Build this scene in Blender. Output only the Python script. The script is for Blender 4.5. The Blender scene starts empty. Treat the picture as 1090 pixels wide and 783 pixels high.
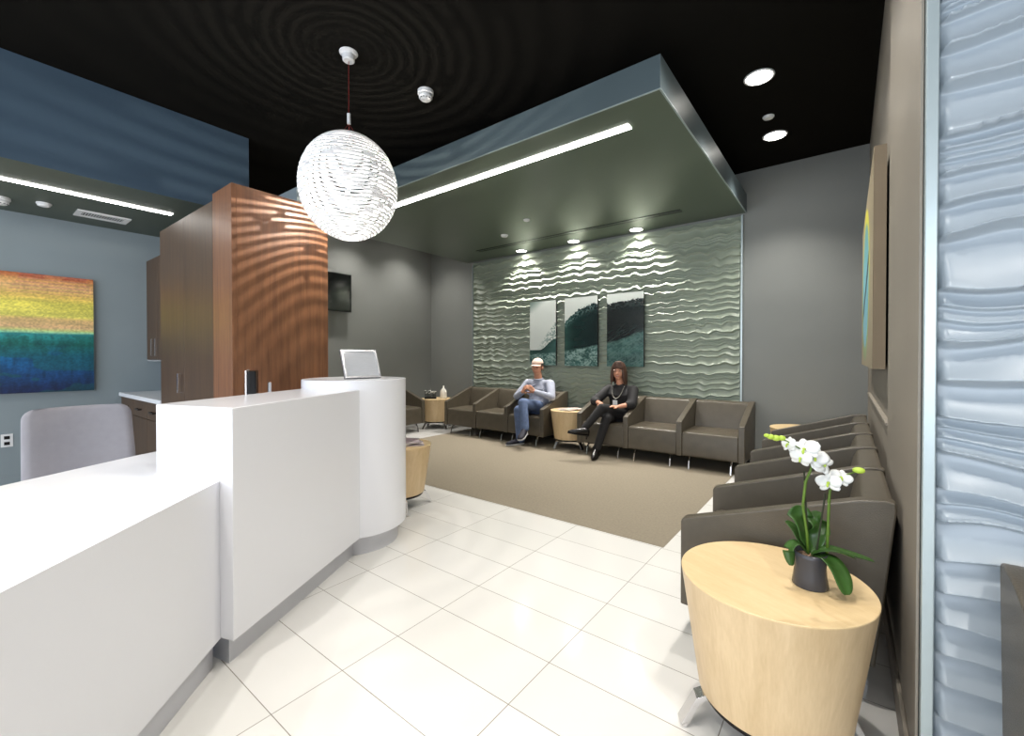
import bpy, bmesh, math, random
import numpy as np
from mathutils import Vector, Matrix
PI = math.pi
SC = bpy.context.scene
COL = SC.collection
random.seed(5)

# ------------------------------------------------------------------ materials
def lin(c):
    return tuple((x / 12.92 if x <= 0.04045 else ((x + 0.055) / 1.055) ** 2.4) for x in c)

def rgb(r, g, b):
    return lin((r / 255, g / 255, b / 255)) + (1.0,)

def new_mat(name):
    m = bpy.data.materials.new(name)
    m.use_nodes = True
    nt = m.node_tree
    return m, nt, nt.nodes['Principled BSDF']

def mat(name, color, rough=0.5, metal=0.0, spec=0.5, noise=0.0, nscale=8.0, stretch=(1, 1, 1), bump=0.0, bscale=200.0, coat=0.0, trans=0.0, ior=1.45, sheen=0.0):
    m, nt, b = new_mat(name)
    b.inputs['Base Color'].default_value = color
    b.inputs['Roughness'].default_value = rough
    b.inputs['Metallic'].default_value = metal
    b.inputs['Specular IOR Level'].default_value = spec
    b.inputs['Coat Weight'].default_value = coat
    b.inputs['Transmission Weight'].default_value = trans
    b.inputs['IOR'].default_value = ior
    b.inputs['Sheen Weight'].default_value = sheen
    tc = nt.nodes.new('ShaderNodeTexCoord')
    if noise > 0:
        mp = nt.nodes.new('ShaderNodeMapping'); mp.inputs['Scale'].default_value = stretch
        n = nt.nodes.new('ShaderNodeTexNoise'); n.inputs['Scale'].default_value = nscale; n.inputs['Detail'].default_value = 6
        r = nt.nodes.new('ShaderNodeMapRange')
        r.inputs['From Min'].default_value = 0.25; r.inputs['From Max'].default_value = 0.75
        r.inputs['To Min'].default_value = 1 - noise; r.inputs['To Max'].default_value = 1 + noise
        mx = nt.nodes.new('ShaderNodeVectorMath'); mx.operation = 'SCALE'
        mx.inputs[0].default_value = color[:3]
        nt.links.new(tc.outputs['Object'], mp.inputs['Vector']); nt.links.new(mp.outputs['Vector'], n.inputs['Vector'])
        nt.links.new(n.outputs['Fac'], r.inputs['Value']); nt.links.new(r.outputs['Result'], mx.inputs['Scale'])
        nt.links.new(mx.outputs['Vector'], b.inputs['Base Color'])
    if bump > 0:
        n2 = nt.nodes.new('ShaderNodeTexNoise'); n2.inputs['Scale'].default_value = bscale; n2.inputs['Detail'].default_value = 3
        bp = nt.nodes.new('ShaderNodeBump'); bp.inputs['Strength'].default_value = bump; bp.inputs['Distance'].default_value = 0.004
        nt.links.new(tc.outputs['Object'], n2.inputs['Vector'])
        nt.links.new(n2.outputs['Fac'], bp.inputs['Height']); nt.links.new(bp.outputs['Normal'], b.inputs['Normal'])
    return m

def emit_mat(name, color, strength):
    m, nt, b = new_mat(name)
    b.inputs['Base Color'].default_value = (0.9, 0.9, 0.9, 1)
    b.inputs['Emission Color'].default_value = color
    b.inputs['Emission Strength'].default_value = strength
    return m

def wood_mat(name, c1, c2, rough, scale=(14, 14, 1.0), coat=0.0):
    m, nt, b = new_mat(name)
    tc = nt.nodes.new('ShaderNodeTexCoord')
    mp = nt.nodes.new('ShaderNodeMapping'); mp.inputs['Scale'].default_value = scale
    n = nt.nodes.new('ShaderNodeTexNoise'); n.inputs['Scale'].default_value = 2.2; n.inputs['Detail'].default_value = 8
    n.inputs['Roughness'].default_value = 0.6; n.inputs['Distortion'].default_value = 0.6
    n3 = nt.nodes.new('ShaderNodeTexNoise'); n3.inputs['Scale'].default_value = 22; n3.inputs['Detail'].default_value = 4
    ad = nt.nodes.new('ShaderNodeMath'); ad.operation = 'MULTIPLY_ADD'; ad.inputs[1].default_value = 0.35
    cr = nt.nodes.new('ShaderNodeValToRGB')
    cr.color_ramp.elements[0].position = 0.45; cr.color_ramp.elements[0].color = c1
    cr.color_ramp.elements[1].position = 0.85; cr.color_ramp.elements[1].color = c2
    nt.links.new(tc.outputs['Object'], mp.inputs['Vector'])
    nt.links.new(mp.outputs['Vector'], n.inputs['Vector']); nt.links.new(mp.outputs['Vector'], n3.inputs['Vector'])
    nt.links.new(n3.outputs['Fac'], ad.inputs[0]); nt.links.new(n.outputs['Fac'], ad.inputs[2])
    nt.links.new(ad.outputs[0], cr.inputs['Fac']); nt.links.new(cr.outputs['Color'], b.inputs['Base Color'])
    b.inputs['Roughness'].default_value = rough; b.inputs['Coat Weight'].default_value = coat
    b.inputs['Coat Roughness'].default_value = 0.15
    return m

def attr_mat(name, rough=0.5, coat=0.0):
    m, nt, b = new_mat(name)
    a = nt.nodes.new('ShaderNodeAttribute'); a.attribute_name = 'paint'
    nt.links.new(a.outputs['Color'], b.inputs['Base Color'])
    b.inputs['Roughness'].default_value = rough; b.inputs['Coat Weight'].default_value = coat
    return m

def floor_mat():
    m, nt, b = new_mat('polished_tile')
    tc = nt.nodes.new('ShaderNodeTexCoord')
    mp = nt.nodes.new('ShaderNodeMapping'); mp.inputs['Location'].default_value = (0.923, -0.135, 0)
    br = nt.nodes.new('ShaderNodeTexBrick'); br.offset = 0.0; br.squash = 1.0
    br.inputs['Scale'].default_value = 1.0
    br.inputs['Brick Width'].default_value = 0.606; br.inputs['Row Height'].default_value = 0.2607
    br.inputs['Mortar Size'].default_value = 0.0016; br.inputs['Mortar Smooth'].default_value = 0.1
    br.inputs['Color1'].default_value = rgb(226, 224, 220); br.inputs['Color2'].default_value = rgb(222, 220, 215)
    br.inputs['Mortar'].default_value = rgb(140, 134, 124)
    nt.links.new(tc.outputs['Object'], mp.inputs['Vector']); nt.links.new(mp.outputs['Vector'], br.inputs['Vector'])
    nt.links.new(br.outputs['Color'], b.inputs['Base Color'])
    b.inputs['Roughness'].default_value = 0.13
    b.inputs['Specular IOR Level'].default_value = 0.55
    return m

def shade_mat():
    m = bpy.data.materials.new('translucent_white_strips'); m.use_nodes = True
    nt = m.node_tree; nt.nodes.clear()
    o = nt.nodes.new('ShaderNodeOutputMaterial')
    d = nt.nodes.new('ShaderNodeBsdfDiffuse'); d.inputs['Color'].default_value = (0.85, 0.85, 0.86, 1)
    t = nt.nodes.new('ShaderNodeBsdfTranslucent'); t.inputs['Color'].default_value = (0.85, 0.86, 0.9, 1)
    mx = nt.nodes.new('ShaderNodeMixShader'); mx.inputs[0].default_value = 0.17
    nt.links.new(d.outputs[0], mx.inputs[1]); nt.links.new(t.outputs[0], mx.inputs[2]); nt.links.new(mx.outputs[0], o.inputs[0])
    return m

M = {}
M['tile'] = floor_mat()
M['carpet'] = mat('taupe_carpet', rgb(140, 131, 115), 0.95, spec=0.1, noise=0.10, nscale=60, bump=0.5, bscale=400)
M['ceil'] = mat('black_ceiling', rgb(25, 24, 22), 0.95, spec=0.0)
M['wall'] = mat('grey_wall', rgb(126, 128, 125), 0.55, spec=0.3, noise=0.04, nscale=1.5)
M['wall_r'] = mat('warm_grey_wall', rgb(138, 131, 120), 0.5, spec=0.3, noise=0.04, nscale=1.5)
M['blue'] = mat('blue_grey_paint', rgb(72, 90, 106), 0.6, spec=0.25, noise=0.07, nscale=1.2, stretch=(1, 1, 6))
M['recwall'] = mat('pale_blue_wall', rgb(134, 144, 148), 0.5, spec=0.3, noise=0.05, nscale=1.2)
M['under'] = mat('olive_grey_soffit', rgb(82, 90, 82), 0.5, spec=0.3)
M['cloud'] = mat('satin_green_panel', rgb(84, 94, 80), 0.28, spec=0.5, noise=0.03, nscale=2)
M['cloud_side'] = mat('blue_green_panel_edge', rgb(78, 90, 94), 0.4, spec=0.35, noise=0.04, nscale=2)
M['wave'] = mat('satin_sage_plaster', rgb(146, 155, 140), 0.42, spec=0.6)
M['wave_near'] = mat('daylight_tinted_plaster', rgb(158, 168, 176), 0.34, spec=0.7)  # blue cast of the daylight mixed into the base colour
M['trim'] = mat('satin_metal_trim', rgb(170, 182, 184), 0.3, metal=0.3)
M['white'] = mat('white_solid_surface', rgb(230, 231, 236), 0.22, spec=0.5)
M['kick'] = mat('brushed_kick', rgb(205, 206, 212), 0.35, metal=0.3)
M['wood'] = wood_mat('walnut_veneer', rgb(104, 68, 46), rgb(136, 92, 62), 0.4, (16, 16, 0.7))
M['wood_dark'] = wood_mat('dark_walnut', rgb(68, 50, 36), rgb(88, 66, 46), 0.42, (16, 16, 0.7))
M['maple'] = wood_mat('maple_veneer', rgb(196, 168, 126), rgb(216, 190, 150), 0.42, (7, 7, 0.6))
M['maple_top'] = wood_mat('maple_top', rgb(208, 180, 134), rgb(220, 194, 150), 0.4, (2, 9, 9))
M['leather'] = mat('taupe_leather', rgb(82, 75, 63), 0.36, spec=0.6, noise=0.16, nscale=11, bump=0.3, bscale=240)
M['chrome'] = mat('chrome', (0.85, 0.85, 0.87, 1), 0.22, metal=1.0)
M['dark_metal'] = mat('dark_metal', rgb(40, 38, 38), 0.35, metal=0.8)
M['black'] = mat('black_plastic', rgb(14, 14, 15), 0.3)
M['screen'] = mat('tv_screen', rgb(6, 7, 8), 0.12)
M['whiteplastic'] = mat('white_plastic', rgb(225, 225, 225), 0.4)
M['led'] = emit_mat('led_strip', (1.0, 0.98, 0.93, 1), 20)
M['lens'] = emit_mat('downlight_lens', (1.0, 0.96, 0.88, 1), 22)
M['shade'] = shade_mat()
M['bulb'] = emit_mat('lamp_bulb', (1.0, 0.96, 0.9, 1), 60)
M['redcord'] = mat('red_cord', rgb(120, 24, 22), 0.6)
M['paint'] = attr_mat('painted_canvas', 0.45)
M['photo'] = attr_mat('gloss_photo_print', 0.25, 0.2)
M['canvas_edge'] = mat('canvas_edge', rgb(128, 114, 94), 0.8)
M['fabric_grey'] = mat('light_grey_upholstery', rgb(152, 150, 156), 0.7, noise=0.04, nscale=30)
M['paper'] = mat('paper', rgb(225, 222, 218), 0.6, noise=0.08, nscale=30)
M['glossy_pot'] = mat('charcoal_glaze', rgb(62, 62, 66), 0.25)
M['leaf'] = mat('orchid_leaf', rgb(52, 84, 34), 0.35, noise=0.25, nscale=14)
M['stem'] = mat('green_stem', rgb(84, 112, 34), 0.5, noise=0.2, nscale=30)
M['petal'] = mat('white_petal', rgb(216, 217, 214), 0.55)
M['petal_green'] = mat('lime_bud', rgb(170, 196, 70), 0.5)
M['stick'] = mat('dark_stake', rgb(40, 44, 26), 0.6)
M['pebble'] = mat('bark_chips', rgb(150, 120, 96), 0.8, noise=0.4, nscale=60)
M['ceramic'] = mat('white_ceramic', rgb(226, 222, 212), 0.35)
M['skin'] = mat('skin', rgb(186, 132, 104), 0.5, noise=0.05, nscale=20)
M['skin_f'] = mat('skin_fair', rgb(204, 146, 118), 0.5, noise=0.05, nscale=20)
M['jeans'] = mat('blue_denim', rgb(92, 108, 140), 0.85, noise=0.22, nscale=18, bump=0.3, bscale=150)
M['sweater'] = mat('grey_blue_sweater', rgb(158, 162, 176), 0.9, noise=0.12, nscale=40, bump=0.5, bscale=160)
M['blackcloth'] = mat('black_cloth', rgb(26, 25, 26), 0.8, noise=0.15, nscale=20)
M['blouse'] = mat('black_blouse', rgb(34, 33, 34), 0.75, noise=0.2, nscale=15)
M['shoe_navy'] = mat('navy_canvas_shoe', rgb(28, 28, 42), 0.7)
M['shoe_black'] = mat('black_leather_shoe', rgb(18, 15, 15), 0.25)
M['rubber'] = mat('white_rubber', rgb(205, 205, 205), 0.6)
M['cap'] = mat('cream_cap', rgb(216, 190, 174), 0.85)
M['hair'] = mat('brown_hair', rgb(74, 50, 38), 0.5, noise=0.35, nscale=10, stretch=(40, 40, 1.5))
M['hair_dark'] = mat('short_dark_hair', rgb(66, 52, 42), 0.7)
M['eye'] = mat('eye', rgb(30, 22, 20), 0.3)
M['lip'] = mat('lip', rgb(160, 74, 68), 0.5)
M['teeth'] = mat('teeth', rgb(225, 220, 210), 0.4)
M['beads'] = mat('silver_beads', rgb(190, 186, 176), 0.3, metal=0.5)
M['glass'] = mat('window_glass', (1, 1, 1, 1), 0.0, trans=1.0, ior=1.45)
M['picglass'] = mat('frame_paper', rgb(196, 198, 202), 0.12, noise=0.05, nscale=25, stretch=(1, 1, 8))
M['silver'] = mat('silver_frame', rgb(220, 220, 222), 0.25, metal=0.6)

# ------------------------------------------------------------------ mesh helpers
def link(o, parent=None):
    COL.objects.link(o)
    if parent is not None:
        o.parent = parent
    return o

def obj(name, bm, material, parent=None, smooth=False, bevel=0.0, seg=2, angle=35):
    me = bpy.data.meshes.new(name)
    bmesh.ops.recalc_face_normals(bm, faces=bm.faces)
    bm.to_mesh(me); bm.free()
    mats = material if isinstance(material, (list, tuple)) else [material]
    for x in mats:
        me.materials.append(x)
    if smooth:
        me.shade_smooth()
    o = bpy.data.objects.new(name, me)
    if bevel > 0:
        b = o.modifiers.new('bevel', 'BEVEL'); b.width = bevel; b.segments = seg
        b.limit_method = 'ANGLE'; b.angle_limit = math.radians(angle); b.harden_normals = True
        me.shade_smooth()
    return link(o, parent)

def BM():
    return bmesh.new()

def box(bm, x0, x1, y0, y1, z0, z1, mi=0):
    vs = [bm.verts.new(p) for p in ((x0, y0, z0), (x1, y0, z0), (x1, y1, z0), (x0, y1, z0), (x0, y0, z1), (x1, y0, z1), (x1, y1, z1), (x0, y1, z1))]
    for f in ((0, 3, 2, 1), (4, 5, 6, 7), (0, 1, 5, 4), (1, 2, 6, 5), (2, 3, 7, 6), (3, 0, 4, 7)):
        bm.faces.new([vs[i] for i in f]).material_index = mi
    return bm

def prism(bm, pts, z0, z1, mi=0):
    lo = [bm.verts.new((p[0], p[1], z0)) for p in pts]; hi = [bm.verts.new((p[0], p[1], z1)) for p in pts]
    bm.faces.new(lo[::-1]).material_index = mi; bm.faces.new(hi).material_index = mi
    n = len(pts)
    for i in range(n):
        bm.faces.new((lo[i], lo[(i + 1) % n], hi[(i + 1) % n], hi[i])).material_index = mi
    return bm

def xprism(bm, prof, x0, x1):
    """profile of (y,z) extruded along x"""
    a = [bm.verts.new((x0, p[0], p[1])) for p in prof]; b = [bm.verts.new((x1, p[0], p[1])) for p in prof]
    bm.faces.new(a); bm.faces.new(b[::-1]); n = len(prof)
    for i in range(n):
        bm.faces.new((a[i], b[i], b[(i + 1) % n], a[(i + 1) % n]))
    return bm

def lathe(bm, prof, cx=0, cy=0, cz=0, n=48, caps=True):
    rings = []
    for r, z in prof:
        rings.append([bm.verts.new((cx + r * math.cos(2 * PI * i / n), cy + r * math.sin(2 * PI * i / n), cz + z)) for i in range(n)])
    for a, b in zip(rings, rings[1:]):
        for i in range(n):
            bm.faces.new((a[i], a[(i + 1) % n], b[(i + 1) % n], b[i]))
    if caps:
        bm.faces.new(rings[0][::-1]); bm.faces.new(rings[-1])
    return bm

def tube(bm, pts, rad, n=8, caps=True, flat=None):
    pts = [Vector(p) for p in pts]
    if not isinstance(rad, (list, tuple)):
        rad = [rad] * len(pts)
    rings = []; up = None
    for i, p in enumerate(pts):
        t = (pts[min(i + 1, len(pts) - 1)] - pts[max(i - 1, 0)]).normalized()
        if up is None:
            up = Vector((0, 0, 1)) if abs(t.z) < 0.9 else Vector((1, 0, 0))
            if flat is not None: up = Vector(flat)
        s = t.cross(up).normalized(); up = s.cross(t).normalized()
        r = rad[i]; ra, rb = r if isinstance(r, tuple) else (r, r)
        rings.append([bm.verts.new(p + s * (ra * math.cos(2 * PI * k / n)) + up * (rb * math.sin(2 * PI * k / n))) for k in range(n)])
    for a, b in zip(rings, rings[1:]):
        for i in range(n):
            bm.faces.new((a[i], a[(i + 1) % n], b[(i + 1) % n], b[i]))
    if caps:
        bm.faces.new(rings[0][::-1]); bm.faces.new(rings[-1])
    return bm

def bar(bm, pts, w, t, side):
    """flat rectangular bar swept through pts; side = width direction"""
    pts = [Vector(p) for p in pts]; side = Vector(side).normalized(); rings = []
    for i, p in enumerate(pts):
        d = (pts[min(i + 1, len(pts) - 1)] - pts[max(i - 1, 0)]).normalized()
        nrm = d.cross(side).normalized()
        rings.append([bm.verts.new(p + side * (w / 2 * a) + nrm * (t / 2 * b)) for a, b in ((-1, -1), (1, -1), (1, 1), (-1, 1))])
    for a, b in zip(rings, rings[1:]):
        for i in range(4):
            bm.faces.new((a[i], a[(i + 1) % 4], b[(i + 1) % 4], b[i]))
    bm.faces.new(rings[0][::-1]); bm.faces.new(rings[-1])
    return bm

def ball(bm, c, r, rot=None, sub=2):
    if not isinstance(r, (tuple, list)):
        r = (r, r, r)
    mt = Matrix.Translation(Vector(c)) @ (rot.to_4x4() if rot is not None else Matrix.Identity(4)) @ Matrix.Diagonal((r[0], r[1], r[2], 1))
    bmesh.ops.create_icosphere(bm, subdivisions=sub, radius=1.0, matrix=mt)
    return bm

def thing(name, label, cat, loc=(0, 0, 0), rz=0.0, group=None):
    o = bpy.data.objects.new(name, None); o.empty_display_size = 0.1
    COL.objects.link(o); o.location = loc; o.rotation_euler = (0, 0, rz)
    o['label'] = label; o['category'] = cat
    if group: o['group'] = group
    return o

def tag(o, label, cat, group=None):
    o['label'] = label; o['category'] = cat
    if group: o['group'] = group
    return o

def struct(o):
    o['kind'] = 'structure'
    return o

def dup(root, loc, rz, label, group=None):
    r = root.copy(); COL.objects.link(r); r.location = loc; r.rotation_euler = (0, 0, rz); r['label'] = label
    if group: r['group'] = group
    for ch in list(root.children):
        c = ch.copy(); COL.objects.link(c); c.parent = r
        for g in list(ch.children):
            d = g.copy(); COL.objects.link(d); d.parent = c
    return r

def smoothstep(a, b, x):
    t = np.clip((x - a) / (b - a), 0, 1); return t * t * (3 - 2 * t)

def vnoise(x, y, seed=0):
    xi = np.floor(x).astype(np.int64); yi = np.floor(y).astype(np.int64)
    xf = x - xi; yf = y - yi
    def h(a, b):
        n = (a * 374761393 + b * 668265263 + seed * 1274126177) & 0x7fffffff
        n = ((n ^ (n >> 13)) * 1274126177) & 0x7fffffff
        n = n ^ (n >> 16)
        return (n & 0xffff) / 65535.0
    u = xf * xf * (3 - 2 * xf); v = yf * yf * (3 - 2 * yf)
    return (h(xi, yi) * (1 - u) + h(xi + 1, yi) * u) * (1 - v) + (h(xi, yi + 1) * (1 - u) + h(xi + 1, yi + 1) * u) * v

def fbm(x, y, seed=0, o=4):
    s = 0; a = 0.5; t = 0
    for i in range(o):
        s = s + a * vnoise(x * 2 ** i, y * 2 ** i, seed + i * 17); t += a; a *= 0.5
    return s / t

# ------------------------------------------------------------------ room dimensions
ZC = 3.31; YB = 5.56; XL = -6.2; XR = 0.165; XP = 0.15; YN = 1.60; YREAR = -3.6; XE = 2.6

# floor and carpet
struct(obj('floor', box(BM(), XL - 0.1, XE, YREAR, YB + 0.1, -0.1, 0.0), M['tile']))
tag(obj('carpet', prism(BM(), [(-5.03, 2.755), (-0.913, 2.755), (-0.913, 5.545), (-4.6, 5.545), (-4.6, 4.93), (-5.03, 4.93)], 0.0, 0.002), M['carpet']), 'taupe low-pile carpet inset in the white tile under the waiting area', 'carpet')  # rear part reaches the wall to imitate shade under the chairs
struct(obj('ceiling', box(BM(), XL - 0.1, XE, YREAR, YB + 0.1, ZC, ZC + 0.1), M['ceil']))
struct(obj('wall_back', box(BM(), XL - 0.1, XR + 0.1, YB, YB + 0.1, 0, ZC), M['wall']))
b = BM(); box(b, XL - 0.1, XL, 1.79, YB, 0, ZC)
struct(obj('wall_left', b, M['wall']))
struct(obj('wall_left_reception', box(BM(), XL - 0.1, XL, YREAR, 1.72, 0, ZC), M['recwall']))
struct(obj('wall_partition', box(BM(), XL, -3.5, 1.72, 1.79, 0, 2.57), M['recwall']))
b = BM(); box(b, XR, XR + 0.1, 2.66, YB, 0, ZC); box(b, XP, XR + 0.1, YN, 2.66, 0, ZC)
struct(obj('wall_right', b, M['wall_r']))
struct(obj('wall_near', box(BM(), XR + 0.1, XE, YN, YN + 0.1, 0, ZC), M['wall_r']))
struct(obj('wall_east', box(BM(), XE - 0.1, XE, YREAR, YN, 0, ZC), M['wall_r']))
# rear wall behind the camera with big shop windows
b = BM()
wx = [(-5.4, -3.0), (-2.6, -0.2), (0.2, 2.2)]
xs = XL
for x0, x1 in wx:
    box(b, xs, x0, YREAR - 0.1, YREAR, 0, ZC); box(b, x0, x1, YREAR - 0.1, YREAR, 0, 0.3); box(b, x0, x1, YREAR - 0.1, YREAR, 2.9, ZC); xs = x1
box(b, xs, XE, YREAR - 0.1, YREAR, 0, ZC)
struct(obj('wall_rear', b, M['wall']))
for i, (x0, x1) in enumerate(wx):
    b = BM(); t = 0.05
    box(b, x0, x1, YREAR - 0.09, YREAR - 0.01, 0.3, 0.3 + t); box(b, x0, x1, YREAR - 0.09, YREAR - 0.01, 2.9 - t, 2.9)
    box(b, x0, x0 + t, YREAR - 0.09, YREAR - 0.01, 0.3 + t, 2.9 - t); box(b, x1 - t, x1, YREAR - 0.09, YREAR - 0.01, 0.3 + t, 2.9 - t)
    w = struct(obj('window_%d' % (i + 1), b, M['dark_metal']))
    # daylight through the window
    l = bpy.data.lights.new('daylight', 'AREA'); l.shape = 'RECTANGLE'; l.size = x1 - x0 - 0.15; l.size_y = 2.4
    l.energy = 95; l.color = (0.82, 0.90, 1.0)
    lo = bpy.data.objects.new('daylight', l); lo.location = ((x0 + x1) / 2, YREAR + 0.02, 1.6); lo.rotation_euler = (PI / 2, 0, PI); COL.objects.link(lo)
    lo.rotation_euler = (math.radians(90), 0, 0)
# baseboards
struct(obj('baseboard_right', box(BM(), XP - 0.012, XP, YN, 2.66, 0, 0.1), M['wall_r'], bevel=0.003))
struct(obj('baseboard_right_far', box(BM(), XR - 0.012, XR, 2.66, YB, 0, 0.1), M['wall_r'], bevel=0.003))
struct(obj('baseboard_back', box(BM(), XL, XR - 0.012, YB - 0.012, YB, 0, 0.1), M['dark_metal'], bevel=0.003))  # dark colour stands in for the shade under the back row
struct(obj('baseboard_left', box(BM(), XL, XL + 0.012, 1.8, YB - 0.012, 0, 0.1), M['wall'], bevel=0.003))
struct(obj('baseboard_reception', box(BM(), XL, XL + 0.012, YREAR, 1.13, 0, 0.1), M['recwall'], bevel=0.003))
# chair rail
b = BM(); box(b, XR - 0.022, XR, 2.67, 4.95, 0.880, 0.898); box(b, XR - 0.010, XR, 2.67, 4.95, 0.832, 0.880)
struct(obj('trim_1', b, M['wall_r'], bevel=0.004))
# blue soffit over the reception
b = BM()
box(b, XL, -4.58, YREAR, 1.79, 2.57, ZC)
for f in b.faces:
    f.material_index = 0
b.faces.ensure_lookup_table()
b.normal_update()
bmesh.ops.recalc_face_normals(b, faces=b.faces)
for f in b.faces:
    if f.normal.z < -0.5: f.material_index = 1
struct(obj('ceiling_soffit', b, [M['blue'], M['under']]))
# floating ceiling panel
b = BM(); box(b, -5.25, -0.915, 2.675, YB, 2.85, 3.06)
bmesh.ops.recalc_face_normals(b, faces=b.faces)
for f in b.faces:
    f.material_index = 0 if abs(f.normal.z) > 0.5 else 1
cl = struct(obj('ceiling_panel', b, [M['cloud'], M['cloud_side']], bevel=0.002))
b = BM(); box(b, -5.25, -0.915, 2.672, 2.684, 2.846, 2.85); box(b, -0.924, -0.912, 2.684, YB, 2.846, 2.85)
struct(obj('trim_2', b, M['trim']))

# ------------------------------------------------------------------ wave panels
def ridge_levels(z1, seed, base, cluster):
    rnd = random.Random(seed); z = -0.3; L = []
    while z < z1 + 0.5:
        if rnd.random() < cluster:
            for q in range(rnd.choice((2, 3, 3))):
                z += base * rnd.uniform(0.30, 0.42); L.append(z)
            z += base * rnd.uniform(0.9, 1.5)
        else:
            z += base * rnd.uniform(0.7, 1.25)
        L.append(z)
    return np.array(L)

def wave_panel(name, W, H, dx, dz, depth, amp, seed, base, wl, wamp, material, parent, cluster=0.12, big=0.07):
    nx = int(W / dx) + 1; nz = int(H / dz) + 1
    X, Z = np.meshgrid(np.linspace(0, W, nx), np.linspace(0, H, nz))
    L = ridge_levels(H, seed, base, cluster)
    A = 0.55 + 0.9 * vnoise(X / 0.7, Z / 0.45, seed + 3)
    ph = 2.6 * fbm(X / 0.9, Z / 0.6, seed + 5, 2)
    warp = wamp * A * np.sin(2 * PI * X / wl + 2 * PI * ph) + wamp * 0.5 * np.sin(2 * PI * X / (wl * 0.53) + 7 * vnoise(X / 0.6, Z / 0.18, seed + 8))
    warp = warp + big * (fbm(X / 0.9, Z / 0.9, seed + 9, 2) - 0.5) + 0.02 * (vnoise(X / 0.22, Z / 0.10, seed + 11) - 0.5)
    S = Z + warp
    k = np.clip(np.searchsorted(L, S) - 1, 0, len(L) - 2)
    w = L[k + 1] - L[k]; f = (S - L[k]) / w
    a = 0.84
    v = np.where(f < a, (1 - f / a) ** 1.8, ((f - a) / (1 - a)) ** 1.3)
    Hh = amp * v * np.clip(w / base, 0.35, 1.3) ** 0.7
    Hh = Hh * smoothstep(0, 0.02, X) * smoothstep(0, 0.02, W - X) * 0.999
    co = np.stack([X, -(depth + Hh), Z], -1).reshape(-1, 3)
    idx = np.arange(nx * nz).reshape(nz, nx)
    q = np.stack([idx[:-1, :-1], idx[:-1, 1:], idx[1:, 1:], idx[1:, :-1]], -1).reshape(-1, 4)
    # closed back so that the panel is a slab
    back = len(co); co = np.vstack([co, [[0, 0, 0], [W, 0, 0], [W, 0, H], [0, 0, H]]])
    faces = q.tolist()
    faces.append([back, back + 3, back + 2, back + 1])
    faces.append(idx[0, ::-1].tolist() + [back, back + 1]); faces.append(idx[-1, :].tolist() + [back + 2, back + 3])
    faces.append(idx[:, 0].tolist() + [back + 3, back]); faces.append(idx[::-1, -1].tolist() + [back + 1, back + 2])
    me = bpy.data.meshes.new(name); me.from_pydata(co.tolist(), [], faces); me.materials.append(material); me.shade_smooth()
    o = bpy.data.objects.new(name, me); link(o, parent)
    return o

t = thing('wall_relief', 'sage green sculpted wave relief panel covering the back wall behind the seats', 'wall panel', (-5.11, YB - 0.001, 0.12))
wave_panel('relief', 4.145, 2.70, 0.010, 0.0055, 0.010, 0.034, 11, 0.078, 0.25, 0.011, M['wave'], t)
obj('edge_trim', box(BM(), 4.147, 4.165, -0.05, 0, 0, 2.70), M['trim'], t)
obj('edge_trim', box(BM(), -0.012, -0.001, -0.03, 0, 0, 2.70), M['trim'], t)
t = thing('wall_relief', 'wave relief panel, coloured blue for the daylight, at the right edge, close to the viewer', 'wall panel', (XP, YN - 0.001, 0.0))
wave_panel('relief', 1.0, 3.30, 0.006, 0.0030, 0.01, 0.040, 29, 0.092, 0.72, 0.012, M['wave_near'], t, 0.4, 0.06).location = (0.035, 0, 0.0)
b = BM(); box(b, 0.008, 0.033, -0.045, 0, 0, 3.30)
obj('edge_trim', b, M['trim'], t, bevel=0.003)
b = BM(); box(b, 0.0, 0.006, -0.02, 0, 0, 3.30)
obj('corner_bead', b, M['wall_r'], t)

# ------------------------------------------------------------------ lights on ceilings
def downlight(x, y, z, label, group, power=0, spot=True, r=0.07, angle=80, blend=0.6, size=0.03, color=(1, 0.96, 0.90)):
    t = thing('recessed_light', label, 'ceiling light', (x, y, z), 0, group)
    b = BM(); lathe(b, [(r, -0.001), (r * 1.18, -0.001), (r * 1.16, -0.006), (r * 1.02, -0.008), (r, -0.001)], n=32, caps=False)
    obj('trim_ring', b, M['whiteplastic'], t, smooth=True)
    b = BM(); lathe(b, [(r, -0.002), (r * 0.99, -0.005)], n=32)
    obj('lens', b, M['lens'], t)
    if power > 0:
        l = bpy.data.lights.new('lamp', 'SPOT'); l.energy = power; l.spot_size = math.radians(angle); l.spot_blend = blend
        l.shadow_soft_size = size; l.color = color
        lo = bpy.data.objects.new('lamp', l); lo.location = (0, 0, -0.02); link(lo, t)
    return t

G1 = 'downlights grazing the wave wall'
downlight(-3.99, 5.42, 2.85, 'small downlight above the wave wall, leftmost of the three behind the slot', G1, 170, angle=112, blend=0.75, r=0.075)
downlight(-3.076, 5.42, 2.85, 'small downlight above the wave wall, middle of the three behind the slot', G1, 170, angle=112, blend=0.75, r=0.075)
downlight(-2.16, 5.42, 2.85, 'small downlight above the wave wall, rightmost of the three behind the slot', G1, 170, angle=112, blend=0.75, r=0.075)
G2 = 'downlights in the black ceiling at right'
downlight(-0.537, 3.742, ZC, 'large bright round downlight in the black ceiling, nearer of the two at right', G2, 130, angle=100, blend=0.8, r=0.088)
downlight(-0.555, 4.81, ZC, 'bright round downlight in the black ceiling beside the green panel, nearest the back wall', G2, 130, angle=100, blend=0.8, r=0.088)
downlight(-5.63, 2.753, ZC, 'round downlight in the black ceiling, its edge showing left of the globe pendant', 'downlights', 90, angle=90, r=0.085)
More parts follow.
